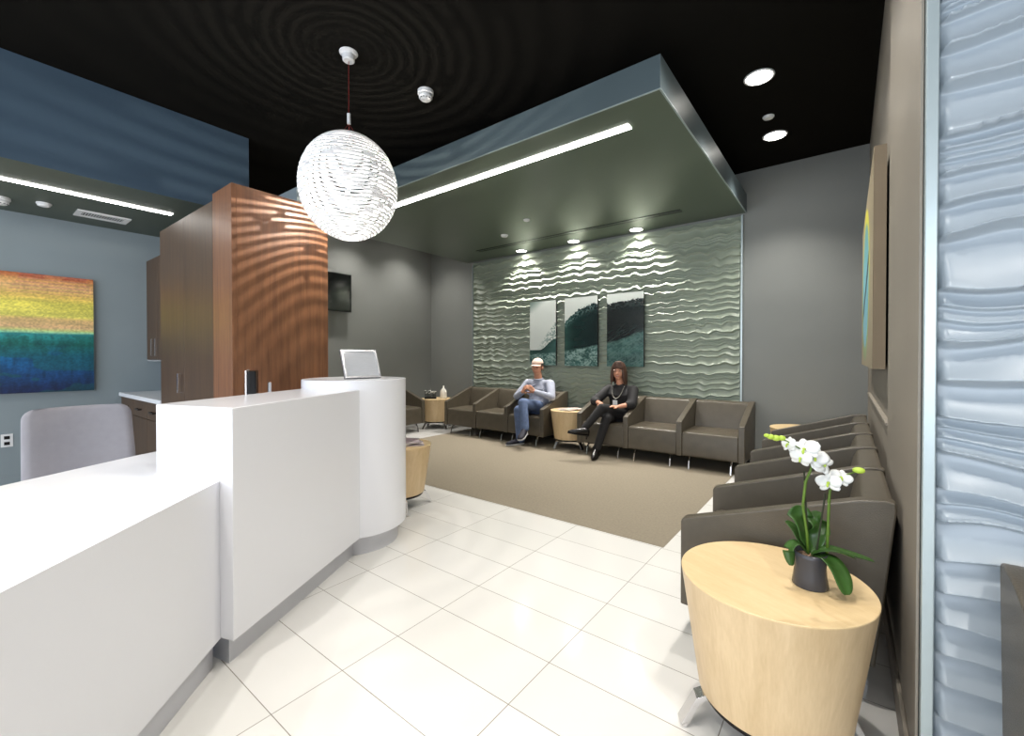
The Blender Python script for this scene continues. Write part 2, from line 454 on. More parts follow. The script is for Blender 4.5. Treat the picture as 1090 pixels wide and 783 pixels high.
for n_, (x, y, z, p) in enumerate(((-5.68, 3.8, ZC, 90), (-5.68, 4.85, ZC, 80), (-0.5, 2.67, ZC, 90), (-0.5, 1.6, ZC, 90), (-0.5, 0.4, ZC, 80), (-1.7, -0.2, ZC, 95), (-1.7, -1.6, ZC, 105),
                    (-3.2, -0.8, ZC, 90), (-0.5, -0.8, ZC, 90), (1.0, 0.2, ZC, 110), (-5.7, -0.6, 2.57, 28))):
    downlight(x, y, z, 'round recessed downlight outside the picture', 'downlights out of view', p, angle=115 if z > 3 else 90, blend=0.9, r=0.085)  # unseen; the lobby ones are added as fill light

def led_strip(x0, x1, y0, y1, z, label):
    o = obj('led_strip', box(BM(), x0, x1, y0, y1, z - 0.006, z), M['led'])
    return tag(o, label, 'light')
led_strip(-4.95, -1.235, 2.945, 3.012, 2.85, 'long glowing linear light in the underside of the green ceiling panel')
led_strip(-5.145, -5.08, -1.2, 1.32, 2.57, 'long glowing linear light under the blue soffit over the reception')

# slot diffuser, detectors, vent
t = thing('slot_diffuser', 'thin black double slot diffuser running along the green panel by the wave wall', 'air vent', (-3.01, 5.03, 2.85))
for dy in (-0.032, 0.032):
    obj('slot', box(BM(), -1.53, 1.53, dy - 0.016, dy + 0.016, -0.006, 0.0), M['black'], t)
obj('flange', box(BM(), -1.54, 1.54, -0.011, 0.011, -0.004, 0.0), M['cloud'], t)

def detector(x, y, z, r, label, name='smoke_detector', vents=True, h=0.05):
    t = thing(name, label, 'detector', (x, y, z))
    b = BM(); lathe(b, [(r, 0), (r, -0.35 * h), (r * 0.9, -0.45 * h)], n=32); obj('base', b, M['whiteplastic'], t, smooth=False, bevel=0.001)
    b = BM(); lathe(b, [(r * 0.86, -0.45 * h), (r * 0.84, -0.8 * h), (r * 0.6, -h), (r * 0.02, -h * 1.02)], n=32)
    c = obj('cap', b, M['whiteplastic'], t, smooth=True)
    if vents:
        b = BM()
        for k in range(12):
            a = 2 * PI * k / 12
            p = Vector((r * 0.80 * math.cos(a), r * 0.80 * math.sin(a), -h * 0.72))
            bar(b, [p + Vector((0, 0, 0.15 * h)), p + Vector((-0.1 * r * math.cos(a), -0.1 * r * math.sin(a), -0.22 * h))], r * 0.22, 0.004, (-math.sin(a), math.cos(a), 0))
        obj('vent_slots', b, M['dark_metal'], t)
    return t
detector(-2.656, 2.328, ZC, 0.062, 'white drum smoke detector on the black ceiling right of the globe pendant', h=0.07)
detector(-0.558, 4.401, ZC, 0.045, 'small grey-white disc sensor between the two big ceiling downlights', 'ceiling_sensor', False, 0.02)
detector(-3.657, 4.581, 2.85, 0.05, 'white disc sprinkler cover on the green panel, the one nearer the slot', 'sprinkler_cover', False, 0.03)
detector(-3.042, 4.237, 2.85, 0.04, 'small white disc on the green panel, farther from the slot than the sprinkler cover', 'ceiling_sensor', False, 0.02)
detector(-5.74, 0.285, 2.57, 0.065, 'white smoke detector under the blue soffit at the left edge', h=0.06)
detector(-5.65, 0.535, 2.57, 0.05, 'white disc sensor under the soffit between smoke detector and air vent', 'ceiling_sensor', False, 0.03)
t = thing('air_vent', 'white rectangular slatted air vent under the blue soffit', 'air vent', (-5.735, 0.935, 2.57))
b = BM()
for a in ((-0.12, 0.12, -0.19, -0.15), (-0.12, 0.12, 0.15, 0.19), (-0.12, -0.075, -0.15, 0.15), (0.075, 0.12, -0.15, 0.15)):
    box(b, a[0], a[1], a[2], a[3], -0.01, 0)
obj('frame', b, M['whiteplastic'], t)
obj('backing', box(BM(), -0.075, 0.075, -0.15, 0.15, -0.002, 0), M['dark_metal'], t)
b = BM()
for k in range(16):
    y = -0.141 + k * 0.0188
    bar(b, [(-0.074, y, -0.006), (0.074, y, -0.006)], 0.003, 0.004, (0, 1, 0.9))
obj('slats', b, M['whiteplastic'], t)
bpy.context.view_layer.update()

# ------------------------------------------------------------------ pendant
PX_, PY_ = -2.745, 1.712
t = thing('pendant_lamp', 'white globe pendant of stacked pierced strips hanging over the reception desk', 'pendant lamp', (PX_, PY_, ZC))
b = BM(); lathe(b, [(0.062, 0), (0.062, -0.006), (0.048, -0.014), (0.042, -0.018), (0.040, -0.055), (0.034, -0.06)], n=40); obj('canopy', b, M['whiteplastic'], t, smooth=False, bevel=0.002)
b = BM(); tube(b, [(0, 0, -0.06), (0, 0, -0.42)], 0.0022); obj('cord', b, M['redcord'], t)
b = BM(); lathe(b, [(0.012, -0.42), (0.012, -0.49)], n=16); obj('cord_connector', b, M['whiteplastic'], t)
b = BM()
for k in range(3):
    a = 2 * PI * k / 3 + 0.4
    tube(b, [(0, 0, -0.49), (0.05 * math.cos(a), 0.05 * math.sin(a), -0.563)], 0.0012, 6)
obj('suspension_wires', b, M['redcord'], t)
ZS = -0.930; RX, RZ = 0.326, 0.362
b = BM(); rnd = random.Random(3); NR = 37; T0 = 0.13; T1 = PI - 0.16; dth = (T1 - T0) / NR; NS = 120
def ringpt(th, ph, k=1.0):
    return (RX * k * math.sin(th) * math.cos(ph), RX * k * math.sin(th) * math.sin(ph), ZS + RZ * k * math.cos(th))
for i in range(NR):
    a0 = T0 + i * dth; a1 = a0 + dth * 0.60
    ra = [b.verts.new(ringpt(a0, 2 * PI * j / NS, 1.0)) for j in range(NS)]
    rb = [b.verts.new(ringpt(a1, 2 * PI * j / NS, 0.995)) for j in range(NS)]
    for j in range(NS):
        b.faces.new((ra[j], ra[(j + 1) % NS], rb[(j + 1) % NS], rb[j]))
    if i < NR - 1:
        a2 = a0 + dth
        ntab = max(2, int(5 * math.sin(a0)))
        for q in range(ntab):
            j = int(rnd.random() * NS); wj = rnd.choice((2, 3, 5)) if math.sin(a0) > 0.4 else 4
            for m_ in range(wj):
                b.faces.new([b.verts.new(ringpt(aa, 2 * PI * jj / NS, 0.997)) for aa, jj in ((a1, j + m_), (a1, j + m_ + 1), (a2, j + m_ + 1), (a2, j + m_))])
sh = obj('lamp_shade', b, M['shade'], t, smooth=True)
so = sh.modifiers.new('solid', 'SOLIDIFY'); so.thickness = 0.002
b = BM(); ball(b, (0, 0, ZS), 0.012); bl = obj('bulb', b, M['bulb'], t, smooth=True)
bl.visible_shadow = True
b = BM(); tube(b, [(0, 0, -0.563), (0, 0, ZS + 0.06)], 0.003); lathe(b, [(0.016, ZS + 0.03), (0.016, ZS + 0.08)], n=16); obj('lamp_holder', b, M['whiteplastic'], t)
l = bpy.data.lights.new('pendant_light', 'POINT'); l.energy = 42; l.shadow_soft_size = 0.011; l.color = (1, 0.93, 0.82)
lo = bpy.data.objects.new('pendant_light', l); lo.location = (0, 0, ZS - 0.03); link(lo, t)

# ------------------------------------------------------------------ reception desk
desk = thing('reception_desk', 'white angular reception desk with a low counter, a raised counter and a round end', 'reception desk')
A = Vector((-1.843, 0.657)); Bv = Vector((-2.321, 1.533)); n_ = Vector((-0.947, -0.322)); n_.normalize()
fd = (Bv - A).normalized(); nb = Vector((-fd.y, fd.x))   # pointing to the staff side
C2 = A + n_ * 0.424; D2 = Bv + nb * 0.40
hp = [A, Bv + fd * 0.06, D2 + fd * 0.06, C2]
obj('high_counter', prism(BM(), [tuple(p) for p in hp], 0.12, 1.01), M['white'], desk, bevel=0.004)
# low counter
La = Vector((-1.916, 0.6445)); Ld = Vector((0.699, -0.715)); Lb = La + Ld * 1.9
Rb = Lb + Vector((-1.15, -0.62)); Rc = Vector((-2.47, 0.115)); Rd = Vector((-2.72, 0.55)); Re = Vector((-3.07, 1.36))
low = [La, Lb, Rb, Rc, Rd, C2 + Vector((0.0, 0.0))]
b = BM(); prism(b, [(La.x, La.y), (Lb.x, Lb.y), (Lb.x - 0.5, Lb.y - 0.27), (C2.x + 0.06, C2.y + 0.03)], 0.12, 0.700)
obj('low_counter', b, M['white'], desk)
b = BM(); prism(b, [(La.x, La.y), (Lb.x, Lb.y), (Rb.x, Rb.y), (Rc.x, Rc.y), (Rd.x, Rd.y), (C2.x + 0.05, C2.y + 0.03)], 0.700, 0.728)
obj('low_worktop', b, M['white'], desk)
b = BM(); prism(b, [(C2.x + 0.05, C2.y + 0.03), (Rd.x, Rd.y), (Re.x, Re.y), (D2.x + 0.04, D2.y)], 0.700, 0.728)
obj('staff_worktop', b, M['white'], desk)
# staff side panel under worktop
b = BM(); prism(b, [(-2.50, 0.15), (-2.46, 0.13), (-2.70, 0.54), (-2.74, 0.55)], 0.0, 0.699)
# round end
RCX, RCY, RR = -2.587, 1.654, 0.325
b = BM(); lathe(b, [(RR, 0.12), (RR, 1.064)], RCX, RCY, n=96); obj('round_end', b, M['white'], desk, bevel=0.004)
# toe kicks, set back
b = BM(); lathe(b, [(RR - 0.055, 0), (RR - 0.055, 0.119)], RCX, RCY, n=64); obj('round_toe_kick', b, M['kick'], desk, smooth=False, bevel=0.002)
ki = nb * 0.06
b = BM(); prism(b, [tuple(A + ki + fd * 0.045), tuple(Bv + ki), tuple(D2 - nb * 0.03), tuple(C2 + fd * 0.06 - nb * 0.02)], 0, 0.119); obj('high_toe_kick', b, M['kick'], desk)
Ln = Vector((-0.715, -0.699)) * 0.035
b = BM(); prism(b, [tuple(La + Ln), tuple(Lb + Ln), (Lb.x - 0.45, Lb.y - 0.24), (La.x - 0.30, La.y - 0.24)], 0, 0.119); obj('low_toe_kick', b, M['kick'], desk)

# framed notice on the round end
t = thing('notice_frame', 'small silver-framed notice leaning on the round end of the desk', 'picture frame', (-2.500, 1.66, 1.066), math.radians(84))
b = BM()
w_, h_, f_ = 0.124, 0.200, 0.013
tl = math.radians(-22)
def fr(x, y, z):  # tilt back about x
    return (x, y * math.cos(tl) - z * math.sin(tl), y * math.sin(tl) + z * math.cos(tl))
def tbox(bm, x0, x1, y0, y1, z0, z1):
    n0 = len(bm.verts); box(bm, x0, x1, y0, y1, z0, z1); bm.verts.ensure_lookup_table()
    for v in list(bm.verts)[n0:]:
        v.co = Vector(fr(*v.co))
tbox(b, -w_, w_, -0.008, 0.008, 0.003, 0.003 + f_); tbox(b, -w_, w_, -0.008, 0.008, h_ - f_, h_)
tbox(b, -w_, -w_ + f_, -0.008, 0.008, 0.003 + f_, h_ - f_); tbox(b, w_ - f_, w_, -0.008, 0.008, 0.003 + f_, h_ - f_)
obj('frame', b, M['silver'], t, bevel=0.001)
b = BM(); tbox(b, -w_ - 0.001, w_ + 0.001, 0.0082, 0.013, 0.002, h_ + 0.001); obj('backing', b, M['black'], t)
b = BM(); tbox(b, -w_ + f_, w_ - f_, -0.003, 0.004, 0.003 + f_, h_ - f_); obj('notice', b, M['picglass'], t)
b = BM(); bar(b, [(0, 0.009 + 0.06, 0.15), (0, 0.14, 0.0015)], 0.05, 0.003, (1, 0, 0)); obj('easel_stand', b, M['black'], t)

# monitor and small device on the staff worktop
md = Vector((-2.875, 1.142)); vd = md.normalized()
t = thing('computer_monitor', 'dark computer monitor seen edge-on behind the raised counter', 'monitor', (md.x, md.y, 0.728), math.atan2(vd.y, vd.x) - math.radians(4))
b = BM(); box(b, -0.12, 0.10, 0.024, 0.034, 0.09, 0.40); obj('screen_bezel', b, M['silver'], t, bevel=0.004)
b = BM(); box(b, -0.11, 0.09, -0.022, 0.0235, 0.10, 0.395); obj('housing', b, M['black'], t, bevel=0.008)
b = BM(); tube(b, [(-0.01, -0.04, 0.01), (-0.01, -0.04, 0.2)], 0.015); obj('stand_neck', b, M['black'], t)
b = BM(); box(b, -0.08, 0.06, -0.03, 0.10, 0.0, 0.01); obj('stand_base', b, M['black'], t, bevel=0.003)
md = Vector((-2.90, 1.247)); vd = md.normalized()
t = thing('card_reader', 'small upright grey device with pale edge right of the monitor behind the counter', 'device', (md.x, md.y, 0.728), math.atan2(vd.y, vd.x))
b = BM(); box(b, -0.05, 0.05, -0.010, 0.010, 0.012, 0.32); obj('body', b, M['silver'], t, bevel=0.006)
b = BM(); box(b, -0.05, 0.05, -0.03, 0.03, 0, 0.012); obj('foot', b, M['black'], t)

# ------------------------------------------------------------------ cabinetry
K = 1.13
t = thing('tall_cabinet', 'tall dark walnut cabinet with a slim bar handle behind the desk', 'cabinet', (0, 0, 0))
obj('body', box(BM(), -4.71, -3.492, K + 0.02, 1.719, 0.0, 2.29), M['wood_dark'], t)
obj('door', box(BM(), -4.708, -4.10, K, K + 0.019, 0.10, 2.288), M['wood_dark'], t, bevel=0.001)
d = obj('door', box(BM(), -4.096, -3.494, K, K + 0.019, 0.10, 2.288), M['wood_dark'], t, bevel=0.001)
b = BM(); bar(b, [(-4.15, K - 0.002, 1.075), (-4.15, K - 0.03, 1.075), (-4.15, K - 0.03, 0.93), (-4.15, K - 0.002, 0.93)], 0.014, 0.008, (1, 0, 0)); obj('handle', b, M['chrome'], t)
t = thing('wood_partition', 'tall walnut veneer panel block catching ripple light from the pendant', 'partition')
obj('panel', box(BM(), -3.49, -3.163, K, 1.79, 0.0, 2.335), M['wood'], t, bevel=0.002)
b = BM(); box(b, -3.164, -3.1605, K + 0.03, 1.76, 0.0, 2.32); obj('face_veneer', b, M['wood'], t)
t = thing('wall_cabinet', 'walnut wall cabinet with a slim handle left of the tall cabinet', 'cabinet')
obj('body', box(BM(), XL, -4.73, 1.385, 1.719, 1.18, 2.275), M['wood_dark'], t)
x = XL + 0.003
for k in range(4):
    x1 = x + 0.36
    d = obj('door', box(BM(), x, min(x1 - 0.004, -4.73), 1.365, 1.384, 1.182, 2.273), M['wood_dark'], t, bevel=0.001)
    b = BM(); hx = x + 0.28
    if k != 0: hx = x + 0.06 if k % 2 else x + 0.30
    bar(b, [(hx, 1.365, 1.40), (hx, 1.338, 1.40), (hx, 1.338, 1.225), (hx, 1.365, 1.225)], 0.012, 0.008, (1, 0, 0)); obj('handle', b, M['chrome'], d)
    x = x1
obj('light_rail', box(BM(), XL, -4.73, 1.37, 1.70, 1.162, 1.179), M['silver'], t)
t = thing('base_cabinet', 'dark walnut base cabinet under the white countertop behind the chair', 'cabinet')
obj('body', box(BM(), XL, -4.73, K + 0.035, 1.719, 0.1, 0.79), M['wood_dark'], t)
x = XL + 0.003
for k in range(3):
    d = obj('door', box(BM(), x, x + 0.484, K + 0.015, K + 0.034, 0.1, 0.62), M['wood_dark'], t, bevel=0.001)
    d = obj('drawer', box(BM(), x, x + 0.484, K + 0.015, K + 0.034, 0.625, 0.785), M['wood_dark'], t, bevel=0.001)
    b = BM(); bar(b, [(x + 0.18, K + 0.015, 0.70), (x + 0.18, K - 0.01, 0.70), (x + 0.30, K - 0.01, 0.70), (x + 0.30, K + 0.015, 0.70)], 0.012, 0.008, (0, 0, 1)); obj('handle', b, M['dark_metal'], d)
    x += 0.488
obj('plinth', box(BM(), XL, -4.73, K + 0.08, 1.719, 0, 0.1), M['dark_metal'], t)
tag(obj('countertop', box(BM(), XL, -4.715, K - 0.005, 1.719, 0.791, 0.83), M['white'], bevel=0.003), 'white countertop running from the wall to the tall walnut cabinet', 'countertop')
# outlet
t = thing('wall_outlet', 'white duplex socket plate low on the pale wall below the sunset painting', 'outlet', (XL, 0.335, 0.43), math.radians(90))
b = BM(); box(b, -0.038, 0.038, -0.006, 0, -0.06, 0.06); obj('plate', b, M['whiteplastic'], t, bevel=0.002)
for s in (-0.027, 0.027):
    obj('socket', box(BM(), -0.018, 0.018, -0.008, -0.006, s - 0.015, s + 0.015), M['dark_metal'], t)

# ------------------------------------------------------------------ painted canvases
def canvas(name, label, cat, W, H, D, fn, loc, rz, n, material, edge):
    """front is local -y; fn(u,v)->rgb arrays (sRGB 0..1), u left to right, v bottom to top"""
    t = thing(name, label, cat, loc, rz)
    nx, nz = n
    U, V = np.meshgrid(np.linspace(0, 1, nx), np.linspace(0, 1, nz))
    c = np.clip(fn(U, V), 0, 1); c = np.where(c <= 0.04045, c / 12.92, ((c + 0.055) / 1.055) ** 2.4)
    co = np.stack([(U - 0.5) * W, np.full_like(U, -D), (V - 0.5) * H], -1).reshape(-1, 3)
    idx = np.arange(nx * nz).reshape(nz, nx)
    q = np.stack([idx[:-1, :-1], idx[:-1, 1:], idx[1:, 1:], idx[1:, :-1]], -1).reshape(-1, 4)
    me = bpy.data.meshes.new('painted_face'); me.from_pydata(co.tolist(), [], q.tolist()); me.materials.append(material)
    at = me.color_attributes.new('paint', 'FLOAT_COLOR', 'POINT')
    at.data.foreach_set('color', np.concatenate([c.reshape(-1, 3), np.ones((nx * nz, 1))], 1).astype(np.float32).ravel())
    link(bpy.data.objects.new('painted_face', me), t)
    obj('stretcher', box(BM(), -W / 2, W / 2, -D + 0.0006, 0, -H / 2, H / 2), edge, t)
    return t

def ramp(v, stops):
    v = np.asarray(v); out = np.zeros(v.shape + (3,))
    ps = [s[0] for s in stops]
    for ch in range(3):
        out[..., ch] = np.interp(v, ps, [s[1][ch] / 255 for s in stops])
    return out

def sunset(U, V):
    wv = V + 0.012 * (fbm(U * 5, V * 30, 3) - 0.5)
    c = ramp(wv, [(0, (18, 32, 78)), (0.08, (14, 50, 98)), (0.2, (14, 76, 128)), (0.30, (10, 88, 136)), (0.36, (18, 104, 124)), (0.41, (16, 96, 92)), (0.46, (28, 128, 126)), (0.497, (40, 140, 140)), (0.51, (150, 215, 165)), (0.53, (205, 205, 120)), (0.555, (222, 178, 124)), (0.62, (224, 184, 116)), (0.65, (224, 214, 92)), (0.76, (230, 216, 84)), (0.82, (234, 196, 90)), (0.9, (228, 176, 112)), (0.95, (222, 160, 86)), (1, (196, 108, 54))])
    n = fbm(U * 60, V * 14, 7, 3); n2 = fbm(U * 7, V * 40, 9, 4)
    lo = smoothstep(0.5, 0.48, V)
    c *= (1 + (n[..., None] - 0.5) * 0.5 * lo[..., None]) * (1 + (n2[..., None] - 0.5) * 0.28)
    g = (fbm(U * 6, V * 9, 21, 3) > 0.56) * lo * 0.45
    c = c * (1 - g[..., None]) + np.array([16, 96, 84]) / 255 * g[..., None]
    top = smoothstep(0.95, 0.985, V) * (0.35 + 0.65 * (np.sin(U * 34 + 3 * n2) > -0.3)) * (0.55 + 0.45 * (vnoise(U * 90, V * 60, 4)))
    c = c * (1 - top[..., None]) + np.array([168, 62, 34]) / 255 * top[..., None]
    st = smoothstep(0.78, 0.9, V) * (np.sin(V * 210 + 2 * n2) > 0.2) * (vnoise(U * 7, V * 3, 8) > 0.42) * 0.42
    c = c * (1 - st[..., None]) + np.array([198, 120, 110]) / 255 * st[..., None]
    c = c * 0.88 + 0.12 * c.mean(-1, keepdims=True)
    c = c * (1 + (vnoise(U * 140, V * 110, 77)[..., None] - 0.5) * 0.22)
    dots = (vnoise(U * 60, V * 60, 31) > 0.985) * smoothstep(0.56, 0.6, V) * smoothstep(0.8, 0.76, V)
    c = c * (1 - dots[..., None] * 0.8)
    return c
canvas('sunset_painting', 'unframed abstract canvas, orange and yellow over deep blue, on the reception wall', 'painting', 1.62, 1.135, 0.04, sunset, (XL + 0.002, 0.115, 1.435), math.radians(90), (300, 240), M['paint'], M['canvas_edge'])

def wave_art(px0, px1):
    # one breaking wave cut into three prints; x runs 0..1 across all three
    def fn(U, V):
        x = px0 + (px1 - px0) * U; y = V
        n = fbm(x * 90, y * 60, 5, 4); n2 = fbm(x * 24, y * 22, 15, 3); n3 = fbm(x * 7 - y * 3, y * 9, 25, 3)
        crest = np.interp(x, [0, 0.13, 0.24, 0.30, 0.34, 0.46, 0.6, 0.7, 0.8, 1.0], [0.24, 0.29, 0.40, 0.62, 0.66, 0.82, 0.90, 0.86, 0.885, 0.91])
        crest = crest + 0.03 * (n - 0.5) * 2 + 0.015 * (n2 - 0.5)
        sky = ramp(y, [(0, (196, 202, 196)), (1, (210, 216, 210))])
        tl = smoothstep(0.20, 0.0, x + (1 - y) * 0.8) * 0.7
        sky = sky * (1 - tl[..., None]) + np.array([74, 98, 90]) / 255 * tl[..., None]
        dark = ramp(x, [(0, (38, 66, 62)), (0.34, (40, 72, 66)), (0.42, (22, 44, 42)), (0.6, (18, 34, 34)), (0.68, (26, 30, 30)), (1, (26, 36, 36))])
        dark = dark * (0.8 + 0.4 * n3[..., None])
        c = np.where((y > crest)[..., None], sky, dark)
        spray = np.clip((n - 0.42) * 5, 0, 1) * np.exp(-((y - crest + 0.055) / 0.05) ** 2) * smoothstep(0.12, 0.3, x) * np.where(x > 0.66, 0.25, 0.7)
        c = c * (1 - spray[..., None]) + np.array([120, 140, 136]) / 255 * spray[..., None]
        lc = 0.24 + 0.17 * smoothstep(0.1, 0.27, x)
        left = x < 0.285
        tri = smoothstep(0.0, 0.06, 0.30 + (x - 0.08) * 2.1 - y) * (y > lc) * (x > 0.04)
        c = np.where((left & (y > lc))[..., None], sky, c)
        a = left * tri * np.clip((0.56 - n) * 6, 0, 1) * smoothstep(0.05, 0.25, x) * 0.85
        c = c * (1 - a[..., None]) + np.array([92, 118, 112]) / 255 * a[..., None]
        c = np.where((left & (y <= lc))[..., None], np.array([52, 82, 78]) / 255 * (0.7 + 0.6 * n3[..., None]), c)
        fl = np.interp(x, [0, 0.28, 0.34, 0.63, 0.68, 0.85, 1.0], [0.17, 0.19, 0.22, 0.30, 0.32, 0.40, 0.48]) + 0.03 * (n2 - 0.5)
        k = smoothstep(0.02, -0.02, y - fl)
        right = px1 > 0.7
        w = np.clip((n * 0.6 + n2 * 0.5 - 0.42) * 4, 0, 1) * (0.30 if right else 0.9)
        fw = np.array([58, 92, 88]) / 255 * (0.7 + 0.5 * n3[..., None]) * (1 - w[..., None]) + np.array([142, 168, 162]) / 255 * w[..., None]
        c = c * (1 - k[..., None]) + fw * k[..., None]
        if right:
            st = np.clip((fbm((x + y * 0.9) * 8, (y - 0.9 * (x - 0.68)) * 70, 41, 3) - 0.5) * 5, 0, 1) * smoothstep(0.72, 0.3, y) * 0.4
            c = c * (1 - st[..., None]) + np.array([104, 130, 122]) / 255 * st[..., None]
        return c
    return fn
for (x0, x1, z0, z1, p0, p1, lab) in ((-3.868, -3.400, 1.09, 2.05, 0.0, 0.27, 'left of three prints of one breaking wave, pale sky and spray'),
                                      (-3.252, -2.728, 1.085, 2.06, 0.33, 0.63, 'middle of three prints of one breaking wave, dark curl under a pale sky'),
                                      (-2.588, -2.078, 1.085, 2.06, 0.68, 1.0, 'right of three prints of one breaking wave, nearly all dark water')):
    t = canvas('wave_print', lab, 'picture', x1 - x0, z1 - z0, 0.03, wave_art(p0, p1), ((x0 + x1) / 2, 5.504, (z0 + z1) / 2), 0, (200, 380), M['photo'], M['black'])
    t['group'] = 'wave triptych on the relief wall'

def board_art(U, V):
    x = (U - 0.42) / 0.36; y = (V - 0.5) / 0.47
    r = np.sqrt(x ** 2 + np.sign(y) * 0 + y ** 2)
    c = np.zeros(U.shape + (3,)) + np.array([150, 138, 112]) / 255
    n = fbm(U * 6, V * 8, 2)
    yel = ramp(V + 0.1 * (n - 0.5), [(0, (126, 150, 120)), (0.5, (176, 184, 70)), (1, (214, 204, 60))])
    blu = ramp(V + 0.1 * (n - 0.5), [(0, (120, 170, 190)), (0.6, (110, 176, 190)), (1, (90, 150, 150))])
    k1 = smoothstep(1.0, 0.985, r); k2 = smoothstep(0.84, 0.8, r)
    c = c * (1 - k1[..., None]) + yel * k1[..., None]; c = c * (1 - k2[..., None]) + blu * k2[..., None]
    s = smoothstep(0.05, 0.03, np.abs(V - 0.35 - 0.5 * (U - 0.2))) * k2
    return c * (1 - 0.7 * s[..., None])
canvas('board_painting', 'deep-edged canvas with a blue oval edged in yellow, on the right wall', 'painting', 2.0, 1.11, 0.05, board_art, (0.150, 3.83, 1.70), math.radians(-90), (120, 80), M['paint'], M['canvas_edge'])

# TV
t = thing('television', 'black wall-mounted television at the left wall beside the walnut panel', 'television', (XL + 0.02, 3.31, 2.19), math.radians(90))
obj('screen', box(BM(), -0.50, 0.50, -0.1065, -0.105, -0.275, 0.275), M['screen'], t)
obj('housing', box(BM(), -0.515, 0.515, -0.105, -0.06, -0.29, 0.29), M['black'], t, bevel=0.004)
obj('wall_bracket', box(BM(), -0.2, 0.2, -0.06, 0.019, -0.15, 0.15), M['dark_metal'], t)

# ------------------------------------------------------------------ lounge chairs
def make_chair(W, D, left, right, label, cat='armchair', endleg=False):
    t = thing('lounge_chair', label, cat)
    hw = W / 2; at = 0.03
    b = BM(); xprism(b, [(-D + 0.02, 0.137), (-D + 0.004, 0.15), (-D + 0.012, 0.37), (-D + 0.022, 0.393), (-D + 0.045, 0.402), (-0.20, 0.408), (-0.10, 0.40), (-0.09, 0.137)], -hw + at + 0.001, hw - at - 0.001)
    obj('seat', b, M['leather'], t, bevel=0.012, seg=3)
    b = BM(); xprism(b, [(-0.155, 0.395), (-0.105, 0.655), (-0.088, 0.692), (-0.065, 0.702), (-0.012, 0.708), (-0.002, 0.695), (-0.05, 0.137), (-0.088, 0.137), (-0.09, 0.395)], -hw + at + 0.001, hw - at - 0.001)
    obj('backrest', b, M['leather'], t, bevel=0.010, seg=3)
    for s, on in ((-1, left), (1, right)):
        if on:
            b = BM(); xprism(b, [(-D, 0.137), (-D, 0.495), (-D + 0.006, 0.508), (-D + 0.02, 0.514), (-0.10, 0.705), (-0.03, 0.716), (0.0, 0.712), (0.002, 0.69), (-0.052, 0.137)], s * hw - at, s * hw + at)
            obj('armrest', b, M['leather'], t, bevel=0.007, seg=3)
    for sx in (-1, 1):
        for y0, y1 in ((-D + 0.12, -D + 0.02), (-0.14, -0.075)):
            x = sx * (hw - 0.10)
            b = BM(); bar(b, [(x, y0, 0.136), (x, y0 + (y1 - y0) * 0.55, 0.118), (x, y0 + (y1 - y0) * 0.85, 0.085), (x, y1, 0.0)], 0.012 if not endleg else 0.012, 0.018, (1, 0, 0))
            obj('leg', b, M['chrome'], t)
    return t

GB = 'lounge chairs along the wave wall'
Yc = 5.505
c_both = make_chair(0.612, 0.655, True, False, 'empty grey-brown leather lounge chair by the wave wall, farthest left, beside the corner table')
c_both.location = (-4.765, Yc, 0); c_both['group'] = GB
dup(c_both, (-4.154, Yc, 0), 0, 'empty grey-brown leather lounge chair between the leftmost one and the man in the cap', GB)
cm = make_chair(0.612, 0.655, True, True, 'grey-brown leather lounge chair the man in the cap sits on'); cm.location = (-3.560, Yc, 0); cm['group'] = GB
cm.location.x = -3.545
# woman's group
cw = dup(c_both, (-2.365, Yc, 0), 0, 'grey-brown leather lounge chair the woman in black sits on', GB)
dup(c_both, (-1.753, Yc, 0), 0, 'empty grey-brown leather lounge chair right beside the seated woman', GB)
ce = dup(cm, (-1.141, Yc, 0), 0, 'empty grey-brown leather lounge chair at the right end of the wave wall row', GB)
# left wall chair
cl_ = dup(cm, (-6.12, 4.43, 0), math.radians(90), 'grey-brown leather lounge chair against the left wall, half hidden by the round desk end', 'lounge chair at the left wall')
# right wall row
GR = 'lounge chairs along the right wall'
labs = ['grey-brown leather lounge chair at the right wall, nearest, behind the round wood table', 'grey-brown leather lounge chair at the right wall, second from the orchid table',
        'grey-brown leather lounge chair in the middle of the right wall row', 'grey-brown leather lounge chair at the right wall, second from the far end', 'grey-brown leather lounge chair at the far end of the right wall row']
cr_end = make_chair(0.565, 0.70, True, True, labs[4]); cr_end['group'] = GR
pr = make_chair(0.565, 0.70, False, True, labs[0]); pr['group'] = GR
y0 = 1.958 + 0.2825
pr.location = (0.134, y0, 0); pr.rotation_euler = (0, 0, math.radians(-90))
for k in range(1, 4):
    dup(pr, (0.134, y0 + 0.565 * k, 0), math.radians(-90), labs[k], GR)
cr_end.location = (0.134, y0 + 0.565 * 4, 0); cr_end.rotation_euler = (0, 0, math.radians(-90))
# chair by the near wave panel
nc = dup(cr_end, (0.605, 1.535, 0), 0, 'dark brown leather lounge chair at the bottom right corner before the near wave panel', 'chair by the near panel')

